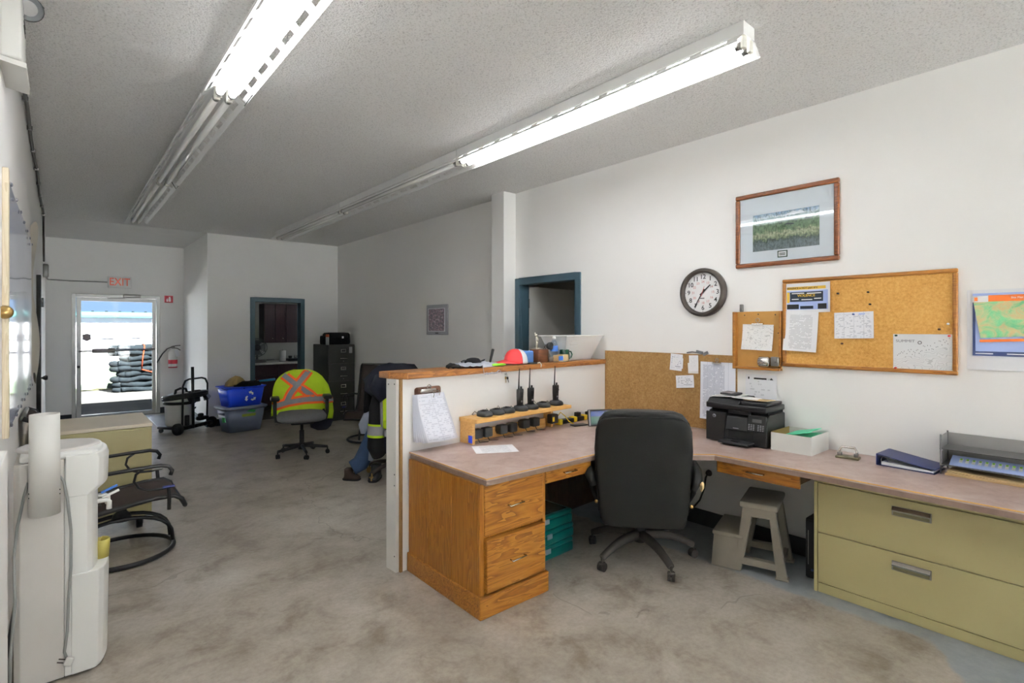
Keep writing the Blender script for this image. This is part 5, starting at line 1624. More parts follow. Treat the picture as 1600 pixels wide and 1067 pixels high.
def build_hivis_chair():
    t = thing('task_chair', 'grey fabric office task chair with black arms near blue bins', 'chair', (2.25, 6.60, 0), R(-15))
    # local -y looks at the camera; sits facing the camera
    star_base(t, 0.30, R(60), 'black_plastic', 'black_plastic', 0.115, 0.085, 0.024, 0.016, 0.026, False)
    part('column', MB().lathe([(0.0, 0.11), (0.028, 0.11), (0.028, 0.30), (0.018, 0.30), (0.018, 0.40), (0.0, 0.40)], 14), 'black_plastic', t)
    part('mechanism', MB().rbox(-0.13, 0.13, -0.12, 0.16, 0.385, 0.42, 0.015), 'black_plastic', t)
    part('lever', MB().tube([(-0.10, 0, 0.40), (-0.26, -0.02, 0.40), (-0.30, -0.03, 0.385)], 0.006, 6), 'steel', t)
    part('seat', MB().loft([(0, 0, 0.42, 0.24, 0.21, 3), (0, 0, 0.44, 0.28, 0.25, 3), (0, 0, 0.48, 0.285, 0.255, 3), (0, 0.02, 0.515, 0.26, 0.23, 3), (0, 0.03, 0.53, 0.17, 0.15, 3)], 32), 'grey_fabric', t)
    part('back_support', MB().tube([(0, 0.14, 0.41), (0, 0.28, 0.42), (0, 0.30, 0.50), (0, 0.27, 0.75)], 0.022, 8), 'black_plastic', t)
    part('backrest', MB().loft([(0, 0.25, 0.56, 0.15, 0.02, 3), (0, 0.24, 0.60, 0.20, 0.03, 3), (0, 0.235, 0.78, 0.22, 0.035, 3), (0, 0.25, 0.93, 0.19, 0.03, 3), (0, 0.255, 0.96, 0.12, 0.02, 3)], 24), 'grey_fabric', t)
    for s in (-1, 1):
        part('arm_post', MB().tube([(s * 0.20, 0.06, 0.40), (s * 0.29, 0.05, 0.42), (s * 0.30, 0.05, 0.50), (s * 0.30, 0.05, 0.68)], [0.016, 0.018, 0.022, 0.022], 8), 'black_plastic', t)
        part('arm_pad', MB().rbox(s * 0.30 - 0.05, s * 0.30 + 0.05, -0.10, 0.13, 0.675, 0.72, 0.018), 'black_plastic', t)
    # ---- hi-vis jacket draped over the backrest
    j = thing('hi_vis_jacket', 'lime hi-vis jacket with orange cross bands draped over task chair', 'jacket', (2.25, 6.60, 0), R(-15))

    def hwid(z):
        q = (z - 0.50) / (1.035 - 0.50)
        return 0.335 * (1 - 0.10 * q) * (max(0.0, 1 - max(0.0, (q - 0.45) / 0.56) ** 2.6)) ** 0.5 + 0.004

    def yf(x, z):
        w_ = hwid(z)
        e = min(1.0, abs(x) / max(w_, 0.01))
        return 0.165 + 0.05 * e ** 3 + 0.05 * max(0, (z - 0.85)) * 2 + 0.010 * mnoise.noise(Vector((x * 9, z * 7, 0.3)))

    def front(u, v):
        z = 0.50 + v * 0.533
        x = (2 * u - 1) * hwid(z)
        zz = z - (0.03 * math.sin(u * 11) * (1 - v) ** 4)
        return (x, yf(x, z), zz)

    def back(u, v):
        z = 0.46 + v * 0.573
        x = (2 * u - 1) * hwid(max(z, 0.50))
        e = min(1.0, abs(2 * u - 1))
        top = max(0, v - 0.8) / 0.2
        y = 0.34 - 0.10 * e ** 3 - 0.03 * top
        zf = max(z, 0.5)
        if e > 0.995:
            y = yf(x, zf)
        if v > 0.999:
            y = yf(x, 1.033)
        return (x, y, z)
    part('body', MB().grid(front, 36, 30).grid(back, 24, 20), 'hivis', j)

    def band(pts, w_, m_, off):
        mb = MB()
        n = 14
        vs_ = []
        for i in range(n + 1):
            q = i / n * (len(pts) - 1)
            k = min(int(q), len(pts) - 2)
            fr = q - k
            x = pts[k][0] + (pts[k + 1][0] - pts[k][0]) * fr
            z = pts[k][1] + (pts[k + 1][1] - pts[k][1]) * fr
            dx, dz = pts[k + 1][0] - pts[k][0], pts[k + 1][1] - pts[k][1]
            l_ = math.hypot(dx, dz)
            nx, nz = -dz / l_, dx / l_
            for s in (-1, 1):
                px_, pz_ = x + nx * w_ * s, min(z + nz * w_ * s, 1.026)
                lim = hwid(pz_)
                px_ = max(-lim, min(lim, px_))
                vs_.append((px_, yf(px_, pz_) - off, pz_))
        mb.add(vs_, [(2 * i, 2 * i + 1, 2 * i + 3, 2 * i + 2) for i in range(n)], True)
        return part('reflective_band' if m_ == 'reflective' else 'orange_band', mb, m_, j)
    for pts in ([(-0.20, 0.97), (-0.05, 0.84), (0.12, 0.71), (0.17, 0.655)], [(0.10, 1.02), (-0.02, 0.87), (-0.12, 0.74), (-0.165, 0.63)], [(-0.33, 0.575), (-0.15, 0.63), (0.05, 0.655), (0.32, 0.65)]):
        o_ = 0.006 + 0.002 * (0 if pts[0][0] == -0.20 else 1)
        band(pts, 0.058, 'hivis_orange', o_)
        band(pts, 0.030, 'reflective', o_ + 0.002)
    part('sleeve', MB().tube([(0.22, 0.27, 0.92), (0.285, 0.25, 0.80), (0.325, 0.22, 0.64), (0.345, 0.20, 0.48), (0.34, 0.18, 0.39)], [0.045, 0.06, 0.06, 0.055, 0.045], 12), 'hivis', j)
    part('sleeve_band', MB().at((0.329, 0.217, 0.62), (R(-8), R(-6), 0)).lathe([(0.0635, -0.035), (0.0635, 0.035)], 16), 'hivis_orange', j)
    part('sleeve_band', MB().at((0.329, 0.217, 0.62), (R(-8), R(-6), 0)).lathe([(0.0655, -0.018), (0.0655, 0.018)], 16), 'reflective', j)
    # navy garment tail hanging below the seat
    solo('navy_trouser', MB().loft([(0.02, 0, 0.25, 0.06, 0.03), (0, 0, 0.29, 0.12, 0.05), (0.01, 0.0, 0.36, 0.14, 0.06), (0.02, 0.02, 0.42, 0.13, 0.05), (0.02, 0.02, 0.52, 0.12, 0.03)], 20, fold=(7, 0.05, 0.4)), 'navy_cloth', 'dark navy garment hanging below the task chair seat', 'clothing', (2.25 + 0.28, 6.60 + 0.13, 0), R(-15))


build_hivis_chair()


def patio_chair(label, loc, rz, cloth):
    """swivel sling chair, faces local +x"""
    t = thing('swivel_patio_chair', label, 'chair', loc, rz, 'swivel sling chairs')
    m_ = 'black_plastic'
    part('base_ring', MB().tube(arc((0, 0), 0.30, 0, 2 * PI, 36, 'XY', 0.022)[:-1], 0.015, 8, True), m_, t)
    for s in (-1, 1):
        part('base_arch', MB().tube([(0.29 * math.cos(a) * 1.0, s * 0.06, 0.03 + 0.23 * math.sin(a) ** 0.6) for a in [0.02 + i * (PI - 0.04) / 14 for i in range(15)]], 0.013, 8), m_, t)
    part('pivot', MB().lathe([(0.0, 0.24), (0.06, 0.24), (0.05, 0.28), (0.03, 0.30), (0.03, 0.36), (0.0, 0.36)], 16), m_, t)
    part('spring_plate', MB().rbox(-0.20, 0.12, -0.05, 0.05, 0.33, 0.365, 0.012), m_, t)
    prof = [(0.335, 0.335), (0.315, 0.385), (0.27, 0.415), (0.15, 0.415), (0.0, 0.395), (-0.14, 0.375), (-0.205, 0.39), (-0.245, 0.45), (-0.30, 0.60), (-0.36, 0.78), (-0.415, 0.94), (-0.445, 1.0), (-0.485, 1.02)]

    def fn(u, v):
        q = v * (len(prof) - 1)
        k = min(int(q), len(prof) - 2)
        f_ = q - k
        x = prof[k][0] + (prof[k + 1][0] - prof[k][0]) * f_
        z = prof[k][1] + (prof[k + 1][1] - prof[k][1]) * f_
        return (x, (u - 0.5) * 0.50, z - 0.018 * math.sin(u * PI))
    part('sling', MB().grid(fn, 8, 36), cloth, t, solid=0.006)
    for s in (-1, 1):
        part('side_rail', MB().tube([(x, s * 0.255, z) for x, z in prof], 0.015, 8), m_, t)
        y = s * 0.285
        part('arm', MB().tube([(-0.30, s * 0.262, 0.60), (-0.16, y, 0.625), (0.06, y, 0.635), (0.19, y, 0.637), (0.235, y, 0.625), (0.255, y, 0.595), (0.245, y, 0.565)], 0.0125, 8), m_, t)
        part('arm_scroll', MB().tube([(0.10, y, 0.632), (0.055, y, 0.60), (0.045, y, 0.555), (0.07, y, 0.51), (0.12, y, 0.485), (0.20, y, 0.482), (0.255, y, 0.49)], 0.008, 8), m_, t)
        part('arm_post', MB().tube([(0.235, y, 0.49), (0.24, y - s * 0.01, 0.42), (0.24, y - s * 0.02, 0.33)], 0.012, 8), m_, t)
        part('arm_tip', MB().rbox(0.20, 0.27, y - 0.016, y + 0.016, 0.482, 0.496, 0.005), 'tape_blue' if s < 0 else 'alu_dark', t)
    part('front_bar', MB().tube([(0.335, -0.255, 0.335), (0.335, 0.255, 0.335)], 0.013, 8), m_, t)
    part('top_bar', MB().tube([(-0.485, -0.255, 1.02), (-0.485, 0.255, 1.02)], 0.013, 8), 'alu_dark', t)
    return t


pc = patio_chair('brown sling swivel chair with scroll arms behind the water cooler', (0.315, 4.47, 0), 0.0, 'sling_brown')
pc2 = copy_tree(pc)
pc2.location = (3.27, 6.86, 0)
pc2.rotation_euler = (0, 0, R(228))
pc2['label'] = 'dark sling swivel chair against far wall beside black cabinet'


def build_coat_chair():
    t = thing('coat_chair', 'brown-legged office chair buried under coats behind partition', 'chair', (2.70, 5.03, 0), R(20))
    star_base(t, 0.33, R(30), 'brown_metal', 'brass', 0.13, 0.085, 0.026, 0.018, 0.028, True)
    part('column', MB().lathe([(0.0, 0.12), (0.03, 0.12), (0.03, 0.40), (0.0, 0.40)], 14), 'black_plastic', t)
    part('seat', MB().loft([(0, 0, 0.40, 0.22, 0.22, 3), (0, 0, 0.43, 0.25, 0.25, 3), (0, 0, 0.49, 0.24, 0.24, 3), (0, 0, 0.51, 0.18, 0.18, 3)], 24), 'black_cloth', t)
    part('backrest', MB().loft([(0, 0.24, 0.55, 0.20, 0.03, 3), (0, 0.24, 0.70, 0.23, 0.04, 3), (0, 0.25, 1.0, 0.20, 0.03, 3), (0, 0.25, 1.06, 0.12, 0.02, 3)], 20), 'black_cloth', t)
    part('back_support', MB().tube([(0, 0.1, 0.42), (0, 0.26, 0.44), (0, 0.27, 0.7)], 0.02, 8), 'black_plastic', t)
    # upper navy jacket over the back
    j = thing('navy_jacket', 'crumpled navy work jacket heaped over coat chair back', 'jacket', (2.66, 5.0, 0))
    part('body', MB().loft([(-0.02, -0.05, 0.82, 0.20, 0.14), (-0.04, -0.02, 0.92, 0.27, 0.20), (-0.02, 0.02, 1.02, 0.28, 0.22), (0.02, 0.04, 1.10, 0.25, 0.20), (0.04, 0.05, 1.155, 0.18, 0.14), (0.05, 0.05, 1.17, 0.08, 0.06)], 36, fold=(9, 0.06, 0.8), wob=0.03, ws=9), 'navy_cloth', j)
    part('sleeve', MB().tube([(-0.20, -0.10, 1.05), (-0.27, -0.16, 0.95), (-0.22, -0.22, 0.85)], [0.07, 0.085, 0.06], 12), 'navy_cloth', j)
    # hanging coverall with reflective bands
    c = thing('striped_coverall', 'dark coverall with lime and silver reflective bands hanging from chair', 'coverall', (2.575, 4.95, 0))
    part('body', MB().loft([(0.05, 0.05, 0.28, 0.20, 0.16), (0.03, 0.03, 0.40, 0.21, 0.17), (0.02, 0.02, 0.60, 0.20, 0.16), (0.04, 0.02, 0.80, 0.19, 0.14), (0.08, 0.04, 0.98, 0.14, 0.10)], 32, fold=(8, 0.07, 0.5), wob=0.02, ws=8), 'navy_cloth', c)
    part('leg', MB().tube([(-0.13, -0.02, 0.92), (-0.16, -0.04, 0.75), (-0.17, -0.05, 0.55), (-0.17, -0.04, 0.36), (-0.13, -0.02, 0.27)], [0.05, 0.075, 0.08, 0.085, 0.07], 14), 'black_cloth', c)
    part('reflective_band', MB().at((-0.17, -0.05, 0.53), (0, R(4), 0)).lathe([(0.087, -0.045), (0.088, 0.045)], 18), 'reflective', c)
    part('lime_band', MB().at((-0.17, -0.05, 0.53), (0, R(4), 0)).lathe([(0.0865, 0.045), (0.088, 0.065)], 18).lathe([(0.0865, -0.068), (0.088, -0.045)], 18), 'hivis', c)
    part('lime_panel', MB().at((-0.120, -0.150, 0.74), (R(6), 0, R(-35))).rbox(-0.035, 0.02, -0.03, 0.03, -0.14, 0.16, 0.02), 'hivis', c)
    part('silver_panel', MB().at((-0.145, -0.130, 0.74), (R(6), 0, R(-35))).rbox(-0.02, 0.012, -0.035, 0.025, -0.17, 0.20, 0.012), 'reflective', c)
    part('lime_panel', MB().at((-0.07, -0.17, 0.58), (R(0), 0, R(-20))).rbox(-0.08, 0.07, -0.025, 0.03, -0.03, 0.06, 0.02), 'hivis', c)
    part('silver_panel', MB().at((-0.06, -0.175, 0.52), (R(0), 0, R(-20))).rbox(-0.085, 0.07, -0.025, 0.03, -0.05, 0.02, 0.02), 'reflective', c)
    # denim leg and pale sweater
    d = thing('denim_trousers', 'blue jeans leg hanging to the floor beside coats', 'jeans', (2.425, 5.08, 0))
    part('leg', MB().tube([(0.08, 0.0, 0.56), (0.03, 0.02, 0.42), (-0.02, 0.04, 0.28), (-0.08, 0.06, 0.16), (-0.16, 0.08, 0.12)], [0.07, 0.08, 0.085, 0.085, 0.075], 14), 'denim', d)
    part('pale_patch', MB().tube([(0.06, -0.07, 0.62), (0.03, -0.07, 0.46), (0.0, -0.06, 0.30), (-0.02, -0.05, 0.2)], [0.02, 0.04, 0.04, 0.025], 10), 'denim_light', d)
    solo('pale_sleeve', MB().tube([(0.05, 0, 0.66), (-0.02, -0.01, 0.62), (-0.06, 0.0, 0.54), (-0.05, 0.0, 0.46)], [0.05, 0.065, 0.065, 0.05], 12), 'denim_light', 'pale grey sleeve bunched above the blue jeans leg', 'clothing', (2.47, 5.18, 0))

    def boot(name, label, loc, rz, m_):
        b = thing(name, label, 'boot', loc, rz)
        part('upper', MB().loft([(0, 0, 0.02, 0.05, 0.13, 3), (0, -0.01, 0.05, 0.05, 0.125, 3), (0, 0.01, 0.08, 0.046, 0.10, 3), (0, 0.045, 0.11, 0.045, 0.06, 3), (0, 0.05, 0.18, 0.045, 0.055, 3), (0, 0.05, 0.19, 0.035, 0.045, 3)], 20), m_, b)
        b.scale = (0.95, 0.68, 0.62) if m_ == 'brown_leather' else (1.1, 0.95, 0.8)
        part('sole', MB().loft([(0, 0, 0.0, 0.05, 0.135, 3), (0, 0, 0.02, 0.054, 0.14, 3), (0, 0, 0.026, 0.052, 0.135, 3)], 20), 'black_matte', b)
    boot('work_boot', 'brown leather work boot on floor at jeans end', (2.262, 5.165, 0), R(40), 'brown_leather')
    boot('dark_boot', 'charcoal work boot on floor below coat chair', (2.45, 5.02, 0), R(-40), 'charcoal_plastic')


build_coat_chair()


# ================================================================== UNDER THE DESK
def build_under_desk():
    # step stool
    t = thing('step_stool', 'taupe plastic two-step stool under the counter', 'step stool', (3.355, 1.375, 0), R(16))
    # local: +y runs from rear legs to the low step, x is the width
    m_ = 'stool_grey'
    W_ = 0.36
    def side(x0, x1):
        outer = [(-0.02, 0.0), (0.035, 0.0), (0.055, 0.06), (0.255, 0.06), (0.275, 0.0), (0.40, 0.0), (0.405, 0.03), (0.375, 0.215), (0.275, 0.215), (0.215, 0.42), (0.20, 0.44), (0.045, 0.44), (0.03, 0.42)]
        return outer
    # side frames built of legs and rails so the opening stays open
    for x0, x1 in ((0.0, 0.045), (W_ - 0.045, W_)):
        fr = part('side_frame', MB().prism([(-0.03, 0.0), (0.03, 0.0), (0.075, 0.40), (0.075, 0.44), (0.04, 0.44)], x0, x1, 'X').prism([(0.235, 0.0), (0.275, 0.0), (0.225, 0.44), (0.165, 0.44), (0.165, 0.40)], x0, x1, 'X').prism([(0.0, 0.05), (0.26, 0.05), (0.255, 0.095), (0.01, 0.095)], x0, x1, 'X').prism([(0.06, 0.36), (0.19, 0.36), (0.19, 0.42), (0.06, 0.42)], x0, x1, 'X'), m_, t, bevel=0.006)
    part('top_step', MB().rbox(-0.01, W_ + 0.01, 0.02, 0.245, 0.415, 0.452, 0.012), m_, t)
    part('low_step', MB().rbox(-0.005, W_ + 0.005, 0.22, 0.41, 0.205, 0.232, 0.01), m_, t)
    for x0 in (0.0, W_ - 0.04):
        part('low_leg', MB().prism([(0.26, 0.0), (0.415, 0.0), (0.395, 0.21), (0.245, 0.21)], x0, x0 + 0.04, 'X'), m_, t, bevel=0.006)
    part('low_riser', MB().prism([(0.400, 0.01), (0.415, 0.0), (0.398, 0.21), (0.385, 0.21)], 0.0, W_, 'X'), m_, t)
    part('cross_rail', MB().box(0.04, W_ - 0.04, 0.0, 0.02, 0.05, 0.095), m_, t)
    for x, y in ((0.0, -0.03), (W_ - 0.05, -0.03)):
        part('foot', MB().rbox(x - 0.006, x + 0.052, y - 0.008, y + 0.068, 0.0, 0.018, 0.006), m_, t)
    # teal cases
    lab = ['lowest teal flat plastic case beside the oak pedestal', 'middle teal flat plastic case beside the oak pedestal', 'topmost teal flat plastic case, dark clear lid']
    for i in range(3):
        dx, dy = (0.0, 0.012, -0.005)[i], (0.0, -0.01, 0.012)[i]
        c = thing('tool_case', lab[i], 'case', (2.29 + dx, 2.50 + dy, i * 0.098), R((3, 5, 2)[i]), 'stacked teal cases')
        h = 0.096
        part('tray', MB().rbox(0, 0.44, 0, 0.34, 0.0, 0.062, 0.012), 'teal_case', c)
        part('lid', MB().rbox(0.002, 0.438, 0.002, 0.338, 0.062, h, 0.012), 'teal_case' if i < 2 else 'teal_case', c)
        if i == 2:
            part('clear_window', MB().rbox(0.03, 0.41, 0.03, 0.31, h - 0.004, h + 0.003, 0.002), 'case_lid', c)
        part('handle', MB().tube([(0.438, 0.10, 0.045), (0.462, 0.11, 0.045), (0.462, 0.22, 0.045), (0.438, 0.23, 0.045)], 0.006, 6), 'clear_plastic' if i == 1 else 'charcoal_plastic', c)
        part('latch', MB().rbox(0.15, 0.20, -0.007, 0.002, 0.045, 0.078, 0.003), 'poster_grey', c)
    c = thing('slim_computer', 'slim black computer case standing beside olive file cabinet', 'computer', (3.53, 1.222, 0), 0)
    part('case', MB().rbox(0.0, 0.30, 0.0, 0.085, 0.0, 0.37, 0.01), 'black_plastic', c)
    part('front_panel', MB().rbox(-0.012, 0.002, 0.006, 0.079, 0.01, 0.36, 0.006), 'black_matte', c)
    part('trim_line', MB().box(-0.014, -0.012, 0.060, 0.064, 0.09, 0.30), 'steel', c)
    part('power_button', MB().lathe([(0, -0.016), (0.008, -0.015), (0.008, -0.012)], 10, (0, 0.04, 0.06), 'X'), 'print_navy', c)


build_under_desk()

# ================================================================== LEFT SIDE
def build_left():
    # ---- water cooler, front towards +x, its side towards the camera
    t = thing('water_cooler', 'white plastic water cooler standing against the left wall', 'water cooler', (0, 0, 0))
    y0, y1 = 3.045, 3.395
    def plan(xb, xf, bul, ya=y0, yb=y1):
        pts = [(xb, ya)]
        n = 14
        for i in range(n + 1):
            q = i / n
            e = math.sin(q * PI) ** 0.55
            pts.append((xf + bul * e, ya + (yb - ya) * q))
        pts.append((xb, yb))
        return pts
    XB = -0.152
    part('back_panel', MB().prism([(XB, y0 + 0.02), (XB + 0.02, y0), (0.012, y0 + 0.003), (0.012, y1 - 0.003), (XB + 0.02, y1), (XB, y1 - 0.02)], 0.012, 0.972), 'offwhite_side', t, bevel=0.004)
    part('front_column', MB().prism(plan(0.013, 0.090, 0.045, y0 + 0.004, y1 - 0.004), 0.012, 0.955), 'white_plastic', t, bevel=0.003)
    # head: sticks out over the taps
    hd = MB()
    sec = []
    for z, xf in ((0.80, 0.090), (0.835, 0.128), (0.96, 0.132), (0.985, 0.125)):
        sec.append([(x, y, z) for x, y in plan(0.015, xf, 0.045)])
    n = len(sec[0])
    vs_ = [p for s_ in sec for p in s_]
    fs = [(k * n + i, k * n + (i + 1) % n, (k + 1) * n + (i + 1) % n, (k + 1) * n + i) for k in range(3) for i in range(n)] + [list(range(n))[::-1], list(range(3 * n, 4 * n))]
    part('head', hd.add(vs_, fs), 'white_plastic', t, bevel=0.004)
    sec = []
    for z, xf in ((0.012, 0.118), (0.03, 0.126), (0.44, 0.132), (0.455, 0.130)):
        sec.append([(x, y, z) for x, y in plan(0.035, xf, 0.045)])
    n = len(sec[0])
    vs_ = [p for s_ in sec for p in s_]
    fs = [(k * n + i, k * n + (i + 1) % n, (k + 1) * n + (i + 1) % n, (k + 1) * n + i) for k in range(3) for i in range(n)] + [list(range(n))[::-1], list(range(3 * n, 4 * n))]
    part('lower_bin', MB().add(vs_, fs), 'white_plastic', t, bevel=0.004)
    lid = part('lid', MB().prism(plan(-0.135, 0.110, 0.045, y0 + 0.008, y1 - 0.008), 0.972, 1.003), 'white_plastic', t, bevel=0.010)
    part('bottle_seat', MB().lathe([(0.150, 1.003), (0.145, 1.012), (0.125, 1.012), (0.110, 1.004), (0.05, 1.0045), (0.0, 1.0045)], 32, (-0.005, (y0 + y1) / 2, 0)), 'offwhite_side', lid)
    part('foot', MB().box(XB + 0.02, 0.11, y0 + 0.03, y1 - 0.03, 0.0, 0.012), 'black_plastic', t)
    for yy, mm in ((3.16, 'white_plastic'), (3.26, 'bottle_blue')):
        tp = part('tap', MB().tube([(0.125, yy, 0.735), (0.165, yy, 0.735), (0.175, yy, 0.725), (0.175, yy, 0.69)], 0.011, 10), 'white_plastic', t)
        part('tap_lever', MB().at((0.165, yy, 0.748), (0, R(-22), 0)).rbox(-0.015, 0.055, -0.009, 0.009, 0, 0.010, 0.003), mm, tp)
    cup = thing('drip_cup', 'olive yellow cup standing in the water cooler shelf', 'cup', (0.148, 3.20, 0.456))
    part('cup', MB().lathe([(0.0, 0.0), (0.030, 0.0), (0.034, 0.085), (0.030, 0.085), (0.026, 0.006), (0.0, 0.006)], 20), 'olive_cup', cup)
    part('paper_tip', MB().at((0.0, 0.0, 0.05), (R(20), R(15), 0)).box(-0.012, 0.012, -0.002, 0.002, 0.0, 0.055), 'olive_cup', cup)
    # cup dispenser tube on its side
    c = thing('cup_dispenser', 'tall white cup dispenser tube on side of water cooler', 'dispenser', (-0.052, 2.985, 0.762))
    part('tube', MB().lathe([(0.047, 0.003), (0.052, 0.0), (0.050, 0.425), (0.046, 0.425), (0.046, 0.01)], 32), 'white_dull', c)
    part('end_cap', MB().lathe([(0.0, 0.002), (0.047, 0.002)], 28), 'white_dull', c)
    part('bracket', MB().box(-0.03, 0.03, 0.045, 0.060, 0.18, 0.30), 'white_plastic', c)
    for a in (R(225), R(235), R(318), R(328)):
        pass
    for a, z in ((R(200), 0.10), (R(200), 0.082), (R(340), 0.10), (R(340), 0.082)):
        p = Vector((0.0505 * math.cos(a), 0.0505 * math.sin(a), z))
        d = Vector((math.cos(a), math.sin(a), 0))
        part('rivet', MB().cyl(tuple(p), tuple(p + d * 0.003), 0.0028, n=8), 'black_plastic', c)
    # cords of the cooler
    k = thing('cooler_cord', 'grey power cord with plug hanging down the water cooler side', 'cord', (0, 0, 0))
    part('cord', MB().tube([(-0.004, 3.03, 0.905), (0.010, 3.033, 0.88), (0.022, 3.033, 0.80), (0.034, 3.033, 0.66), (0.034, 3.033, 0.50), (0.026, 3.036, 0.36), (0.022, 3.036, 0.22), (0.012, 3.033, 0.13), (0.020, 3.033, 0.098)], 0.0055, 8), 'pvc_grey', k)
    part('plug', MB().at((0.026, 3.030, 0.085), (0, R(25), 0)).rbox(-0.016, 0.014, -0.012, 0.008, -0.016, 0.018, 0.004), 'white_dull', k)
    part('prong', MB().at((0.026, 3.028, 0.085), (0, R(25), 0)).box(-0.04, -0.016, -0.003, 0.001, -0.008, -0.004).box(-0.04, -0.016, -0.003, 0.001, 0.006, 0.010), 'brown_metal', k)
    solo('extension_lead', MB().tube([(-0.105, 3.035, 0.895), (-0.118, 3.032, 0.84), (-0.138, 3.03, 0.72), (-0.148, 3.00, 0.60), (-0.145, 2.98, 0.50), (-0.143, 2.98, 0.42), (-0.15, 2.96, 0.30), (-0.156, 2.95, 0.2), (-0.157, 2.95, 0.03)], 0.0055, 8), 'pvc_grey', 'grey extension lead running down left edge of water cooler', 'cord')
    # ---- rolling olive cabinet with pale top
    c = thing('rolling_cabinet', 'olive steel cabinet on casters with pale worn top', 'cabinet', (-0.155, 4.955, 0))
    W_, D_ = 0.695, 0.67
    part('body', MB().box(0, W_, 0, D_, 0.10, 0.785), 'olive_scuffed', c, bevel=0.004)
    part('front_panel', MB().box(0.03, W_ - 0.012, -0.006, 0.0, 0.20, 0.775), 'olive_scuffed', c, bevel=0.002)
    part('top', MB().box(-0.005, W_ + 0.004, -0.008, D_ + 0.005, 0.787, 0.812), 'bench_pale', c, bevel=0.004)
    part('label_plate', MB().box(0.42, 0.58, -0.008, -0.006, 0.215, 0.245), 'steel', c)
    for x, y in ((0.06, 0.06), (W_ - 0.075, 0.06), (0.06, D_ - 0.06), (W_ - 0.075, D_ - 0.06)):
        ca = part('caster', MB().box(x - 0.02, x + 0.02, y - 0.02, y + 0.02, 0.075, 0.10).box(x - 0.026, x - 0.022, y - 0.015, y + 0.015, 0.03, 0.10).box(x + 0.022, x + 0.026, y - 0.015, y + 0.015, 0.03, 0.10), 'steel', c)
        part('wheel', MB().cyl((x - 0.018, y, 0.045), (x + 0.018, y, 0.045), 0.045, n=20), 'black_plastic', ca)
    # ---- wall map on the left wall
    m = thing('wall_map', 'large glossy pale blue map pinned along the left wall', 'map', (XL, 4.335, 1.655), RZL)
    part('sheet', MB().grid(lambda u, v: ((u - 0.5) * 2.33, -0.019 - 0.003 * math.sin(u * 9) * math.sin(v * 5), (v - 0.5) * 1.09), 24, 12), 'blue_map', m)
    part('backing', MB().box(-1.17, 1.17, -0.0155, -0.0005, -0.55, 0.55), 'poster_white', m)
    for i in range(7):
        for z in (-0.535, 0.535):
            part('tack', MB().lathe([(0, -0.016), (0.008, -0.014), (0.010, -0.009), (0.0, -0.009)], 8, (-1.1 + i * 0.366, -0.0125, z), 'Y'), 'print_grey', m)
    b = thing('pine_batten', 'upright pale pine batten with brass knob on left wall', 'batten', (XL, 3.10, 0))
    part('board', MB().box(0.0005, 0.021, 0.0, 0.06, 1.08, 2.235), 'pine_pale', b, bevel=0.002)
    q = part('knob', MB().lathe([(0.0, -0.050), (0.018, -0.049), (0.027, -0.038), (0.028, -0.028), (0.020, -0.016), (0.010, -0.010), (0.010, 0.0)], 20, (0.012, 0, 1.618), 'Y'), 'brass', b)
    # rolled charts behind the map's end
    solo('torn_chart', MB().grid(lambda u, v: (u * 0.55, -0.004 - 0.05 * math.sin(u * 3.1) * (0.5 + 0.5 * math.sin(v * 7)), (v - 0.5) * 1.25 + 0.06 * math.sin(u * 6)), 10, 24), 'paper_warm', 'curling torn paper chart on left wall past the map', 'chart', (XL, 5.75, 1.75), RZL)
    # cable run along wall top, junction box and conduit to the exit sign
    q = thing('cable_run', 'dark cable stapled along the top of the left wall', 'cable', (0, 0, 0))
    part('cable', MB().tube([(XL + 0.016, 3.25, 2.66), (XL + 0.014, 3.6, 2.95), (XL + 0.016, 4.2, 3.025)] + [(XL + 0.016 + 0.004 * math.sin(y * 3), y, 3.026 + 0.006 * math.sin(y * 2.3)) for y in [4.4 + 0.3 * i for i in range(17)]] + [(XL + 0.012, 9.55, 2.99), (XL + 0.012, 9.6, 2.6), (XL + 0.012, 9.75, 2.48)], 0.011, 8), 'brown_metal', q)
    for i in range(8):
        part('staple', MB().box(XL, XL + 0.032, 4.6 + i * 0.65, 4.62 + i * 0.65, 3.012, 3.04), 'steel', q)
    q = thing('junction_box', 'small metal junction box on left wall before the exit corner', 'box', (XL, 9.90, 2.35), RZL)
    part('box', MB().rbox(-0.09, 0.09, -0.055, -0.0005, -0.08, 0.10, 0.006), 'alu_dark', q)
    part('cover', MB().rbox(-0.08, 0.08, -0.062, -0.055, -0.07, 0.09, 0.004), 'steel', q)
    part('conduit', MB().tube([(0.09, -0.02, 0.0), (0.35, -0.02, -0.01), (1.2, -0.02, -0.005), (1.56, -0.03, 0.0), (1.585, -0.06, 0.0)], 0.010, 8).tube([(1.585, -0.06, 0.0), (1.585, -0.3, -0.005), (1.585, -0.80, 0.0)], 0.010, 8), 'pvc_grey', q)
    # emergency light high on the left wall
    e = thing('emergency_light', 'wall mounted emergency light box with round lamp head', 'emergency light', (XL, 3.13, 2.64), RZL)
    part('case', MB().rbox(-0.16, 0.17, -0.068, -0.0005, 0.02, 0.29, 0.010), 'white_dull', e)
    part('base_lip', MB().prism([(0.0, 0.0), (-0.082, -0.012), (-0.082, 0.01), (0.0, 0.02)], -0.16, 0.17, 'X'), 'white_dull', e)
    for i, z in enumerate((0.215, 0.235, 0.255)):
        part('vent', MB().box(-0.03, 0.10, -0.0695, -0.068, z, z + 0.006), 'print_black', e)
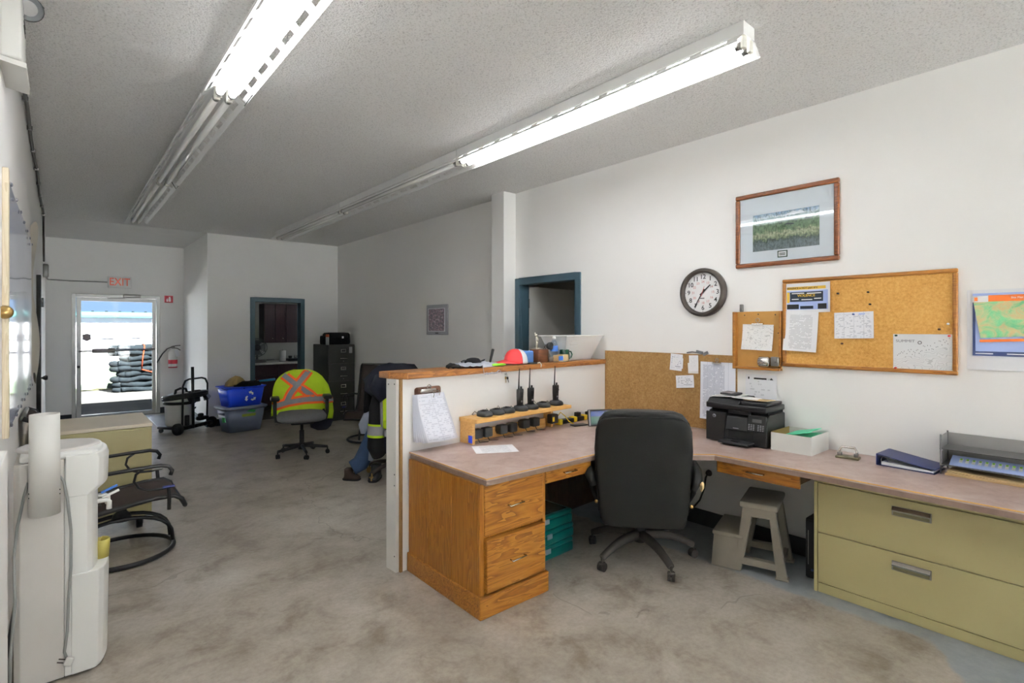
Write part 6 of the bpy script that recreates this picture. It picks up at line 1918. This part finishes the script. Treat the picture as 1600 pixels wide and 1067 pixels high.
    h = part('lamp_head', MB().at((0.04, -0.078, 0.330), (R(25), 0, R(-80))).lathe([(0.0, 0.05), (0.035, 0.045), (0.050, 0.01), (0.054, -0.025), (0.048, -0.025), (0.0, -0.018)], 24, (0, 0, 0), 'Y'), 'charcoal_plastic', e)
    part('lens', MB().at((0.04, -0.078, 0.330), (R(25), 0, R(-80))).lathe([(0.0, -0.024), (0.047, -0.022)], 24, (0, 0, 0), 'Y'), 'smoke_light', h)
    part('swivel', MB().tube([(0.05, -0.04, 0.28), (0.052, -0.06, 0.31), (0.055, -0.075, 0.33)], 0.012, 8), 'charcoal_plastic', e)
    part('wire', MB().tube([(0.10, -0.12, 0.36), (0.15, -0.13, 0.40), (0.17, -0.10, 0.44), (0.16, -0.02, 0.448)], 0.003, 5), 'black_plastic', e)


build_left()


# ================================================================== FAR END
def build_far():
    # EXIT sign
    e = thing('exit_sign', 'white EXIT sign with red letters above glass door', 'exit sign', (0.782, YE, 2.355))
    part('case', MB().rbox(-0.165, 0.165, -0.05, -0.0005, -0.10, 0.10, 0.008), 'white_enamel', e)
    text('EXIT', 0.185, 'exit_red', e, (0.0, -0.0515, 0.0), bold=0.010, sx=0.78)
    # extinguisher pictogram
    s = thing('extinguisher_sign', 'small red fire extinguisher sign beside glass door', 'sign', (1.512, YE, 2.087))
    part('plate', MB().box(-0.066, 0.066, -0.004, -0.0005, -0.064, 0.064), 'fire_red', s)
    part('pictogram', MB().prism(rr2(-0.004, 0.034, -0.044, 0.024, 0.010), -0.0052, -0.004, 'Y').prism([(0.006, 0.024), (0.024, 0.024), (0.030, 0.044), (0.0, 0.044)], -0.0052, -0.004, 'Y'), 'print_white', s)
    part('pictogram', MB().prism([(-0.036, -0.044), (-0.014, -0.044), (-0.014, 0.0), (-0.024, 0.022), (-0.036, 0.0)], -0.0052, -0.004, 'Y'), 'print_white', s)
    # extinguisher
    x = thing('fire_extinguisher', 'white and red fire extinguisher hung on wall by door', 'fire extinguisher', (1.565, YE, 0.83))
    part('cylinder', MB().lathe([(0.0, 0.0), (0.068, 0.0), (0.072, 0.01), (0.072, 0.26), (0.060, 0.30), (0.028, 0.325), (0.022, 0.35), (0.0, 0.35)], 24, (0, -0.085, 0)), 'white_plastic', x)
    part('red_band', MB().lathe([(0.0725, 0.07), (0.0735, 0.075), (0.0735, 0.14), (0.0725, 0.145)], 24, (0, -0.085, 0)), 'fire_red', x)
    part('red_band', MB().lathe([(0.0, -0.002), (0.070, -0.002), (0.0735, 0.008), (0.0735, 0.016), (0.0725, 0.018)], 24, (0, -0.085, 0)), 'fire_red', x)
    part('valve', MB().rbox(-0.02, 0.03, -0.105, -0.065, 0.345, 0.385, 0.006), 'steel', x)
    part('lever', MB().tube([(-0.02, -0.085, 0.385), (0.06, -0.085, 0.40), (0.12, -0.085, 0.405)], 0.008, 6), 'black_plastic', x)
    part('lever', MB().tube([(0.0, -0.085, 0.365), (0.07, -0.085, 0.35), (0.12, -0.085, 0.315)], 0.008, 6), 'black_plastic', x)
    part('hose', MB().tube([(-0.02, -0.085, 0.375), (-0.09, -0.09, 0.345), (-0.16, -0.10, 0.26), (-0.215, -0.105, 0.16), (-0.245, -0.108, 0.10)], 0.011, 8), 'black_plastic', x)
    part('tag', MB().at((0.045, -0.165, 0.30), (R(8), R(-18), 0)).box(-0.03, 0.03, -0.001, 0.001, -0.10, 0.03), 'poster_white', x)
    part('bracket', MB().box(-0.02, 0.02, -0.02, -0.0005, 0.08, 0.30), 'steel', x)
    # ---- wet/dry vacuum on its cart
    v = thing('shop_vacuum', 'white and black wet-dry shop vacuum on wheeled cart', 'vacuum', (1.42, 9.30, 0), R(38))
    part('canister', MB().lathe([(0.0, 0.10), (0.17, 0.10), (0.185, 0.12), (0.195, 0.40), (0.20, 0.43), (0.0, 0.43)], 28, (-0.04, 0.04, 0)), 'vac_white', v)
    part('power_head', MB().lathe([(0.205, 0.42), (0.21, 0.46), (0.19, 0.50), (0.14, 0.56), (0.08, 0.585), (0.0, 0.59)], 28, (-0.04, 0.04, 0)), 'vac_white', v)
    part('head_band', MB().lathe([(0.206, 0.415), (0.214, 0.425), (0.214, 0.455), (0.206, 0.462)], 28, (-0.04, 0.04, 0)), 'black_plastic', v)
    part('carry_handle', MB().tube([(-0.15, 0.02, 0.55), (-0.13, 0.02, 0.625), (-0.05, 0.02, 0.645), (0.05, 0.02, 0.63), (0.08, 0.02, 0.56)], 0.018, 8), 'black_plastic', v)
    part('motor_cover', MB().loft([(0.02, -0.14, 0.44, 0.12, 0.07), (0.02, -0.14, 0.52, 0.11, 0.07), (0.02, -0.10, 0.57, 0.07, 0.04)], 18), 'charcoal_plastic', v)
    part('cart_rail', MB().rbox(-0.30, 0.30, -0.24, -0.18, 0.06, 0.115, 0.012), 'black_plastic', v)
    part('cart_base', MB().rbox(-0.27, 0.24, -0.18, 0.22, 0.06, 0.10, 0.015), 'black_plastic', v)
    for i in range(6):
        part('rail_rib', MB().box(-0.22 + i * 0.085, -0.195 + i * 0.085, -0.25, -0.24, 0.065, 0.11), 'black_matte', v)
    for sx in (-0.325, 0.325):
        w_ = part('wheel', MB().cyl((sx - 0.022, -0.20, 0.085), (sx + 0.022, -0.20, 0.085), 0.085, n=24), 'black_plastic', v)
        part('wheel_hub', MB().cyl((sx - 0.025, -0.20, 0.085), (sx + 0.025, -0.20, 0.085), 0.045, n=16), 'charcoal_plastic', w_)
    for sx, sy in ((-0.22, 0.19), (0.2, 0.19)):
        part('caster', MB().cyl((sx - 0.014, sy, 0.032), (sx + 0.014, sy, 0.032), 0.032, n=14).box(sx - 0.02, sx + 0.02, sy - 0.02, sy + 0.02, 0.05, 0.065), 'black_plastic', v)
    part('push_handle', MB().tube([(-0.235, -0.19, 0.10), (-0.235, -0.20, 0.55), (-0.235, -0.20, 0.70), (-0.19, -0.20, 0.775), (-0.12, -0.20, 0.795), (0.12, -0.20, 0.795), (0.19, -0.20, 0.775), (0.235, -0.20, 0.70), (0.235, -0.20, 0.50), (0.235, -0.19, 0.10)], 0.014, 8), 'black_plastic', v)
    part('wand', MB().cyl((-0.07, -0.225, 0.06), (-0.085, -0.225, 0.975), 0.020, 0.022, 12), 'black_plastic', v)
    hp = []
    for i in range(61):
        a = i * 2 * PI * 2.2 / 60
        hp.append((-0.01 + (0.31 + 0.012 * math.sin(a * 2)) * math.cos(a), -0.03 + 0.26 * math.sin(a), 0.50 + 0.0011 * i - 0.03 * math.sin(a)))
    part('hose', MB().tube(hp, 0.026, 8), 'charcoal_plastic', v)
    part('hose', MB().tube([(-0.05, -0.20, 0.60), (0.05, -0.22, 0.60), (0.13, -0.24, 0.52), (0.18, -0.24, 0.46)], 0.026, 10), 'black_plastic', v)
    part('cord_bundle', MB().loft([(0.19, -0.22, 0.45, 0.05, 0.03), (0.19, -0.23, 0.51, 0.06, 0.04), (0.19, -0.22, 0.56, 0.03, 0.02)], 14, wob=0.02, ws=30), 'poster_grey', v)
    part('accessory', MB().rbox(0.04, 0.22, -0.25, -0.16, 0.15, 0.21, 0.02).rbox(0.05, 0.12, -0.25, -0.18, 0.20, 0.26, 0.02), 'black_plastic', v)
    part('accessory', MB().rbox(-0.20, -0.15, -0.24, -0.19, 0.115, 0.27, 0.01), 'black_plastic', v)
    text('8', 0.10, 'print_black', v, (-0.005, -0.166, 0.315), bold=0.02, rot=(PI / 2, 0, R(8)))
    part('decal', MB().at((0.07, -0.13, 0.34), (0, 0, R(30))).box(-0.05, 0.05, -0.002, 0.002, -0.012, 0.012), 'print_black', v)
    # ---- totes
    def tub(mb, a0, b0, a1, b1, z0, z1, th=0.006, r=4):
        mb.loft([(0, 0, z0, a0, b0, 8), (0, 0, z1, a1, b1, 8), (0, 0, z1, a1 - th, b1 - th, 8), (0, 0, z0 + th, a0 - th, b0 - th, 8)], 32)
        return mb
    t = thing('lidded_tote', 'blue-grey lidded storage tote on floor below blue bin', 'tote', (2.095, 8.815, 0), R(10))
    part('tub', tub(MB(), 0.235, 0.165, 0.29, 0.205, 0.0, 0.34), 'tote_grey', t)
    part('lid', MB().loft([(0, 0, 0.335, 0.305, 0.22, 8), (0, 0, 0.36, 0.325, 0.235, 8), (0, 0, 0.378, 0.32, 0.23, 8), (0, 0, 0.380, 0.28, 0.19, 8)], 32), 'tote_lid', t)
    part('sticker', MB().at((0.06, -0.2015, 0.30), (R(6.5), 0, 0)).prism([(-0.07, 0.0), (0.0, 0.028), (0.07, 0.012), (0.05, -0.02)], -0.002, 0.002, 'Y'), 'green_sticker', t)
    part('sticker', MB().at((0.03, -0.195, 0.245), (R(6.5), 0, R(0))).box(-0.10, 0.10, -0.002, 0.002, -0.02, 0.02), 'lime_sticker', t)
    part('sticker', MB().at((-0.268, -0.04, 0.20), (0, R(9), R(90))).box(-0.05, 0.05, -0.003, 0.003, -0.05, 0.05), 'green_sticker', t)
    m = MB()
    for s_ in (-1, 1):
        m.rbox(s_ * 0.275 - 0.028, s_ * 0.275 + 0.028, -0.09, 0.09, 0.26, 0.30, 0.01)
    part('grip', m, 'tote_grey', t)
    b = thing('recycling_bin', 'bright blue recycling bin with white arrows on grey tote', 'recycling bin', (2.095, 8.815, 0.381), R(10))
    part('tub', tub(MB(), 0.24, 0.17, 0.285, 0.205, 0.0, 0.285), 'bin_blue', b)
    part('rim', MB().loft([(0, 0, 0.270, 0.288, 0.208, 8), (0, 0, 0.288, 0.31, 0.228, 8), (0, 0, 0.295, 0.31, 0.228, 8), (0, 0, 0.295, 0.283, 0.203, 8)], 32), 'bin_blue', b)
    m = []
    for k in range(3):
        a = R(90 + 120 * k)
        mb = MB().at((0.055, -0.1895, 0.135), (R(7), 0, 0))
        rot = Matrix.Rotation(a, 2)

        def P2(x, y):
            v2 = rot @ Vector((x, y))
            return (v2.x, v2.y)
        shp = [P2(*p) for p in ((0.030, -0.040), (0.062, -0.040), (0.080, -0.008), (0.092, -0.014), (0.078, 0.030), (0.044, 0.010), (0.058, 0.004), (0.046, -0.018), (0.030, -0.018))]
        part('recycling_arrow', mb.prism(shp, -0.003, 0.001, 'Y'), 'print_white', b)
    solo('khaki_cloth', MB().loft([(-0.02, 0, 0.0, 0.16, 0.12), (-0.03, 0, 0.06, 0.14, 0.10), (-0.02, 0, 0.12, 0.09, 0.06), (0.0, 0, 0.15, 0.03, 0.03)], 24, fold=(7, 0.10, 0.6), wob=0.02, ws=9), 'khaki_cloth', 'crumpled khaki cloth heaped in blue recycling bin', 'cloth', (2.06, 8.85, 0.66), R(10))
    solo('black_jacket_bundle', MB().loft([(0, 0, 0.0, 0.22, 0.15), (0.0, 0, 0.04, 0.20, 0.14), (0.06, 0, 0.075, 0.12, 0.09), (0.08, 0, 0.085, 0.05, 0.04)], 24, fold=(9, 0.08, 0.7), wob=0.02, ws=12), 'black_cloth', 'black garment bundle on top of blue recycling bin', 'clothing', (2.17, 8.76, 0.655), R(10))
    q = thing('brush_handle', 'bright blue handled brush sticking out of recycling bin', 'brush', (2.33, 8.76, 0.735), R(6))
    part('handle', MB().tube([(0.0, 0, 0.0), (0.12, 0, 0.003), (0.25, 0, 0.008)], [0.012, 0.018, 0.020], 10), 'blue_handle', q)
    part('ferrule', MB().tube([(-0.13, 0, -0.01), (-0.05, 0, -0.004), (0.0, 0, 0.0)], [0.006, 0.010, 0.012], 10), 'pine_pale', q)
    # ---- black four-drawer cabinet
    c = thing('black_file_cabinet', 'tall dark four-drawer filing cabinet in back corner', 'file cabinet', (3.375, 8.62, 0))
    W_, D_, H_ = 0.46, 0.70, 1.275
    part('body', MB().box(0, W_, 0.02, D_, 0.0, H_), 'cabinet_black', c, bevel=0.004)
    for i in range(4):
        z0 = 0.075 + i * 0.297
        d = part('drawer', MB().box(0.006, W_ - 0.006, 0.0, 0.02, z0, z0 + 0.289), 'cabinet_black', c, bevel=0.003)
        m = MB()
        xc, zc = 0.255, z0 + 0.205
        m.box(xc - 0.045, xc + 0.045, -0.005, 0.0, zc + 0.018, zc + 0.028).box(xc - 0.045, xc + 0.045, -0.005, 0.0, zc - 0.028, zc - 0.018).box(xc - 0.045, xc - 0.033, -0.005, 0.0, zc - 0.018, zc + 0.018).box(xc + 0.033, xc + 0.045, -0.005, 0.0, zc - 0.018, zc + 0.018)
        part('label_holder', m, 'chrome', d)
        part('handle', MB().tube([(xc - 0.065, 0, z0 + 0.075), (xc - 0.062, -0.022, z0 + 0.078), (xc + 0.062, -0.022, z0 + 0.078), (xc + 0.065, 0, z0 + 0.075)], 0.007, 6), 'chrome', d)
        part('thumb_latch', MB().lathe([(0, -0.008), (0.008, -0.006), (0.008, 0)], 10, (xc, 0, z0 + 0.03), 'Y'), 'steel', d)
    part('sticker', MB().box(0.355, 0.41, -0.002, 0.0, 1.13, 1.235), 'poster_grey', c)
    b = thing('camera_bag', 'black soft case with flap lying on dark filing cabinet', 'bag', (3.60, 8.85, H_), R(3))
    part('case', MB().loft([(0, 0, 0.0, 0.19, 0.14, 6), (0, 0, 0.03, 0.205, 0.15, 6), (0, 0, 0.17, 0.20, 0.15, 6), (0, 0, 0.20, 0.18, 0.13, 6), (0, 0, 0.205, 0.12, 0.09, 6)], 28), 'black_cloth', b)
    part('flap', MB().rbox(-0.16, 0.14, -0.165, -0.13, 0.12, 0.19, 0.012), 'black_matte', b)
    part('buckle', MB().rbox(0.02, 0.055, -0.172, -0.163, 0.105, 0.14, 0.005), 'poster_white', b)
    part('end_pocket', MB().rbox(-0.245, -0.18, -0.10, 0.12, 0.0, 0.15, 0.02), 'black_matte', b)
    s = thing('spray_can', 'slim silver spray can with orange cap beside black bag', 'can', (3.305 + 0.09, 8.72, H_))
    part('can', MB().lathe([(0.0, 0.0), (0.026, 0.0), (0.027, 0.005), (0.027, 0.13), (0.0, 0.13)], 16), 'poster_grey', s)
    part('cap', MB().lathe([(0.0275, 0.13), (0.0275, 0.165), (0.024, 0.175), (0.0, 0.175)], 16), 'orange_cap', s)
    # thin grey sheet flat on the floor at the entrance
    solo('door_mat', MB().rbox(1.15, 1.60, 9.75, 11.2, 0.0, 0.008, 0.004), 'grey_plastic', 'thin grey rubber mat inside glass exit door', 'mat')


build_far()


# ================================================================== KITCHENETTE
def build_kitchen():
    yf = 10.52
    k = 0
    labs = ['dark maroon base cabinet seen left in back doorway', 'dark maroon base cabinet seen right in back doorway']
    for i, (xa, xb) in enumerate(((2.20, 3.16), (3.165, 4.10))):
        c = thing('base_cabinet', labs[i], 'cabinet', (xa, yf, 0), 0, 'kitchenette base cabinets')
        W_ = xb - xa
        part('body', MB().box(0, W_, 0.02, 0.60, 0.09, 0.865), 'maroon_wood', c)
        part('toe_kick', MB().box(0, W_, 0.07, 0.09, 0.0, 0.09), 'black_matte', c)
        for j in range(2):
            x0 = j * W_ / 2
            d = part('door', MB().box(x0 + 0.006, x0 + W_ / 2 - 0.006, 0.0, 0.02, 0.10, 0.66), 'maroon_wood', c, bevel=0.004)
            part('knob', MB().lathe([(0, -0.022), (0.012, -0.018), (0.010, -0.010), (0.005, 0)], 10, (x0 + (W_ / 2 - 0.05 if j == 0 else 0.05), 0, 0.60), 'Y'), 'steel', d)
            part('drawer', MB().box(x0 + 0.006, x0 + W_ / 2 - 0.006, 0.0, 0.02, 0.675, 0.855), 'maroon_wood', c, bevel=0.004)
    solo('kitchen_worktop', MB().box(2.18, 4.12, yf - 0.03, 11.155, 0.867, 0.905), 'kitchen_counter', 'pale kitchenette worktop above maroon base cabinets', 'worktop', bevel=0.004)
    solo('backsplash', MB().box(2.18, 4.12, 11.14, 11.158, 0.906, 1.255), 'backsplash', 'pale tiled backsplash behind the kitchenette worktop', 'backsplash')
    labs = ['maroon upper cabinet with two doors in back doorway', 'maroon upper cabinet at right side of back doorway']
    for i, (xa, xb) in enumerate(((2.975, 3.378), (3.382, 3.95))):
        c = thing('wall_cabinet', labs[i], 'cabinet', (xa, 10.80, 1.27), 0, 'kitchenette upper cabinets')
        W_ = xb - xa
        part('body', MB().box(0, W_, 0.02, 0.355, 0.0, 0.76), 'maroon_wood', c)
        for j in range(2):
            x0 = j * W_ / 2
            d = part('door', MB().box(x0 + 0.003, x0 + W_ / 2 - 0.003, 0.0, 0.02, 0.004, 0.756), 'maroon_wood', c, bevel=0.004)
            part('knob', MB().lathe([(0, -0.024), (0.013, -0.020), (0.012, -0.010), (0.005, 0)], 10, (x0 + W_ / 2 - 0.05 if j == 0 else x0 + W_ / 2 - 0.06, 0, 0.085), 'Y'), 'chrome', d)
    # two desk fans, seen from the front and at an angle
    def fan(label, loc, rz, r, hz):
        f = thing('desk_fan', label, 'fan', loc, rz, 'fans on the kitchenette worktop')
        part('base', MB().lathe([(0.0, 0.0), (0.11, 0.0), (0.115, 0.012), (0.05, 0.03), (0.02, 0.05), (0.018, hz - r * 0.6), (0.0, hz - r * 0.6)], 20, (0, 0.06, 0)), 'fan_grey', f)
        part('motor', MB().lathe([(0.0, 0.02), (0.06, 0.03), (0.065, 0.10), (0.03, 0.14), (0.0, 0.14)], 18, (0, 0, hz), 'Y'), 'charcoal_plastic', f)
        for q in (1.0, 0.80, 0.60, 0.42):
            part('guard_ring', MB().tube([(r * q * math.cos(a), -0.05 + 0.03 * q, hz + r * q * math.sin(a)) for a in [i * 2 * PI / 28 for i in range(28)]], 0.008 if q == 1.0 else 0.004, 6, True), 'fan_grey', f)
        part('guard_cap', MB().lathe([(0.0, -0.06), (0.055, -0.055), (0.06, -0.045)], 18, (0, 0, hz), 'Y'), 'black_plastic', f)
        for b_ in range(4):
            a = b_ * PI / 2
            part('blade', MB().at((0, -0.01, hz), (0, a, 0)).grid(lambda u, v: ((0.04 + u * (r * 0.85 - 0.04)), 0.02 * (v - 0.5), (v - 0.5) * r * (0.35 + 0.8 * u)), 4, 4), 'fan_grey', f)
    fan('dark grey desk fan on worktop facing the back doorway', (2.875, 10.90, 0.906), R(-12), 0.17, 0.275)
    fan('second fan half hidden behind left doorway jamb', (2.555, 10.72, 0.906), R(-62), 0.16, 0.41)
    p = thing('paper_towel', 'white paper towel roll standing on kitchenette worktop', 'paper towel', (3.30, 10.75, 0.906))
    part('roll', MB().lathe([(0.02, 0.008), (0.055, 0.008), (0.057, 0.012), (0.057, 0.205), (0.055, 0.21), (0.02, 0.21)], 22), 'paper', p)
    part('holder', MB().lathe([(0.0, 0.0), (0.065, 0.0), (0.065, 0.008), (0.008, 0.008), (0.008, 0.235), (0.0, 0.235)], 20), 'steel', p)
    d = thing('dish_rack', 'dark dish rack with cups right of paper towel roll', 'dish rack', (3.50, 10.82, 0.906))
    part('rack', MB().rbox(-0.10, 0.14, -0.12, 0.10, 0.0, 0.05, 0.01), 'black_plastic', d)
    part('cup', MB().lathe([(0.0, 0.05), (0.03, 0.05), (0.036, 0.11), (0.032, 0.11), (0.028, 0.056), (0, 0.056)], 16, (0.06, -0.02, 0)), 'grey_plastic', d)
    part('cup', MB().lathe([(0.0, 0.05), (0.03, 0.05), (0.036, 0.10), (0.032, 0.10), (0.028, 0.056), (0, 0.056)], 16, (-0.03, 0.02, 0)), 'charcoal_plastic', d)
    solo('steel_pot', MB().lathe([(0.0, 0.0), (0.11, 0.0), (0.12, 0.01), (0.12, 0.05), (0.126, 0.052), (0.116, 0.05), (0.11, 0.012), (0.0, 0.012)], 24).tube([(0.115, 0, 0.045), (0.20, -0.02, 0.05), (0.26, -0.03, 0.052)], 0.009, 8), 'steel', 'low steel pan with handle before the grey fan', 'pan', (2.84, 10.63, 0.906))


build_kitchen()
bpy.context.view_layer.update()
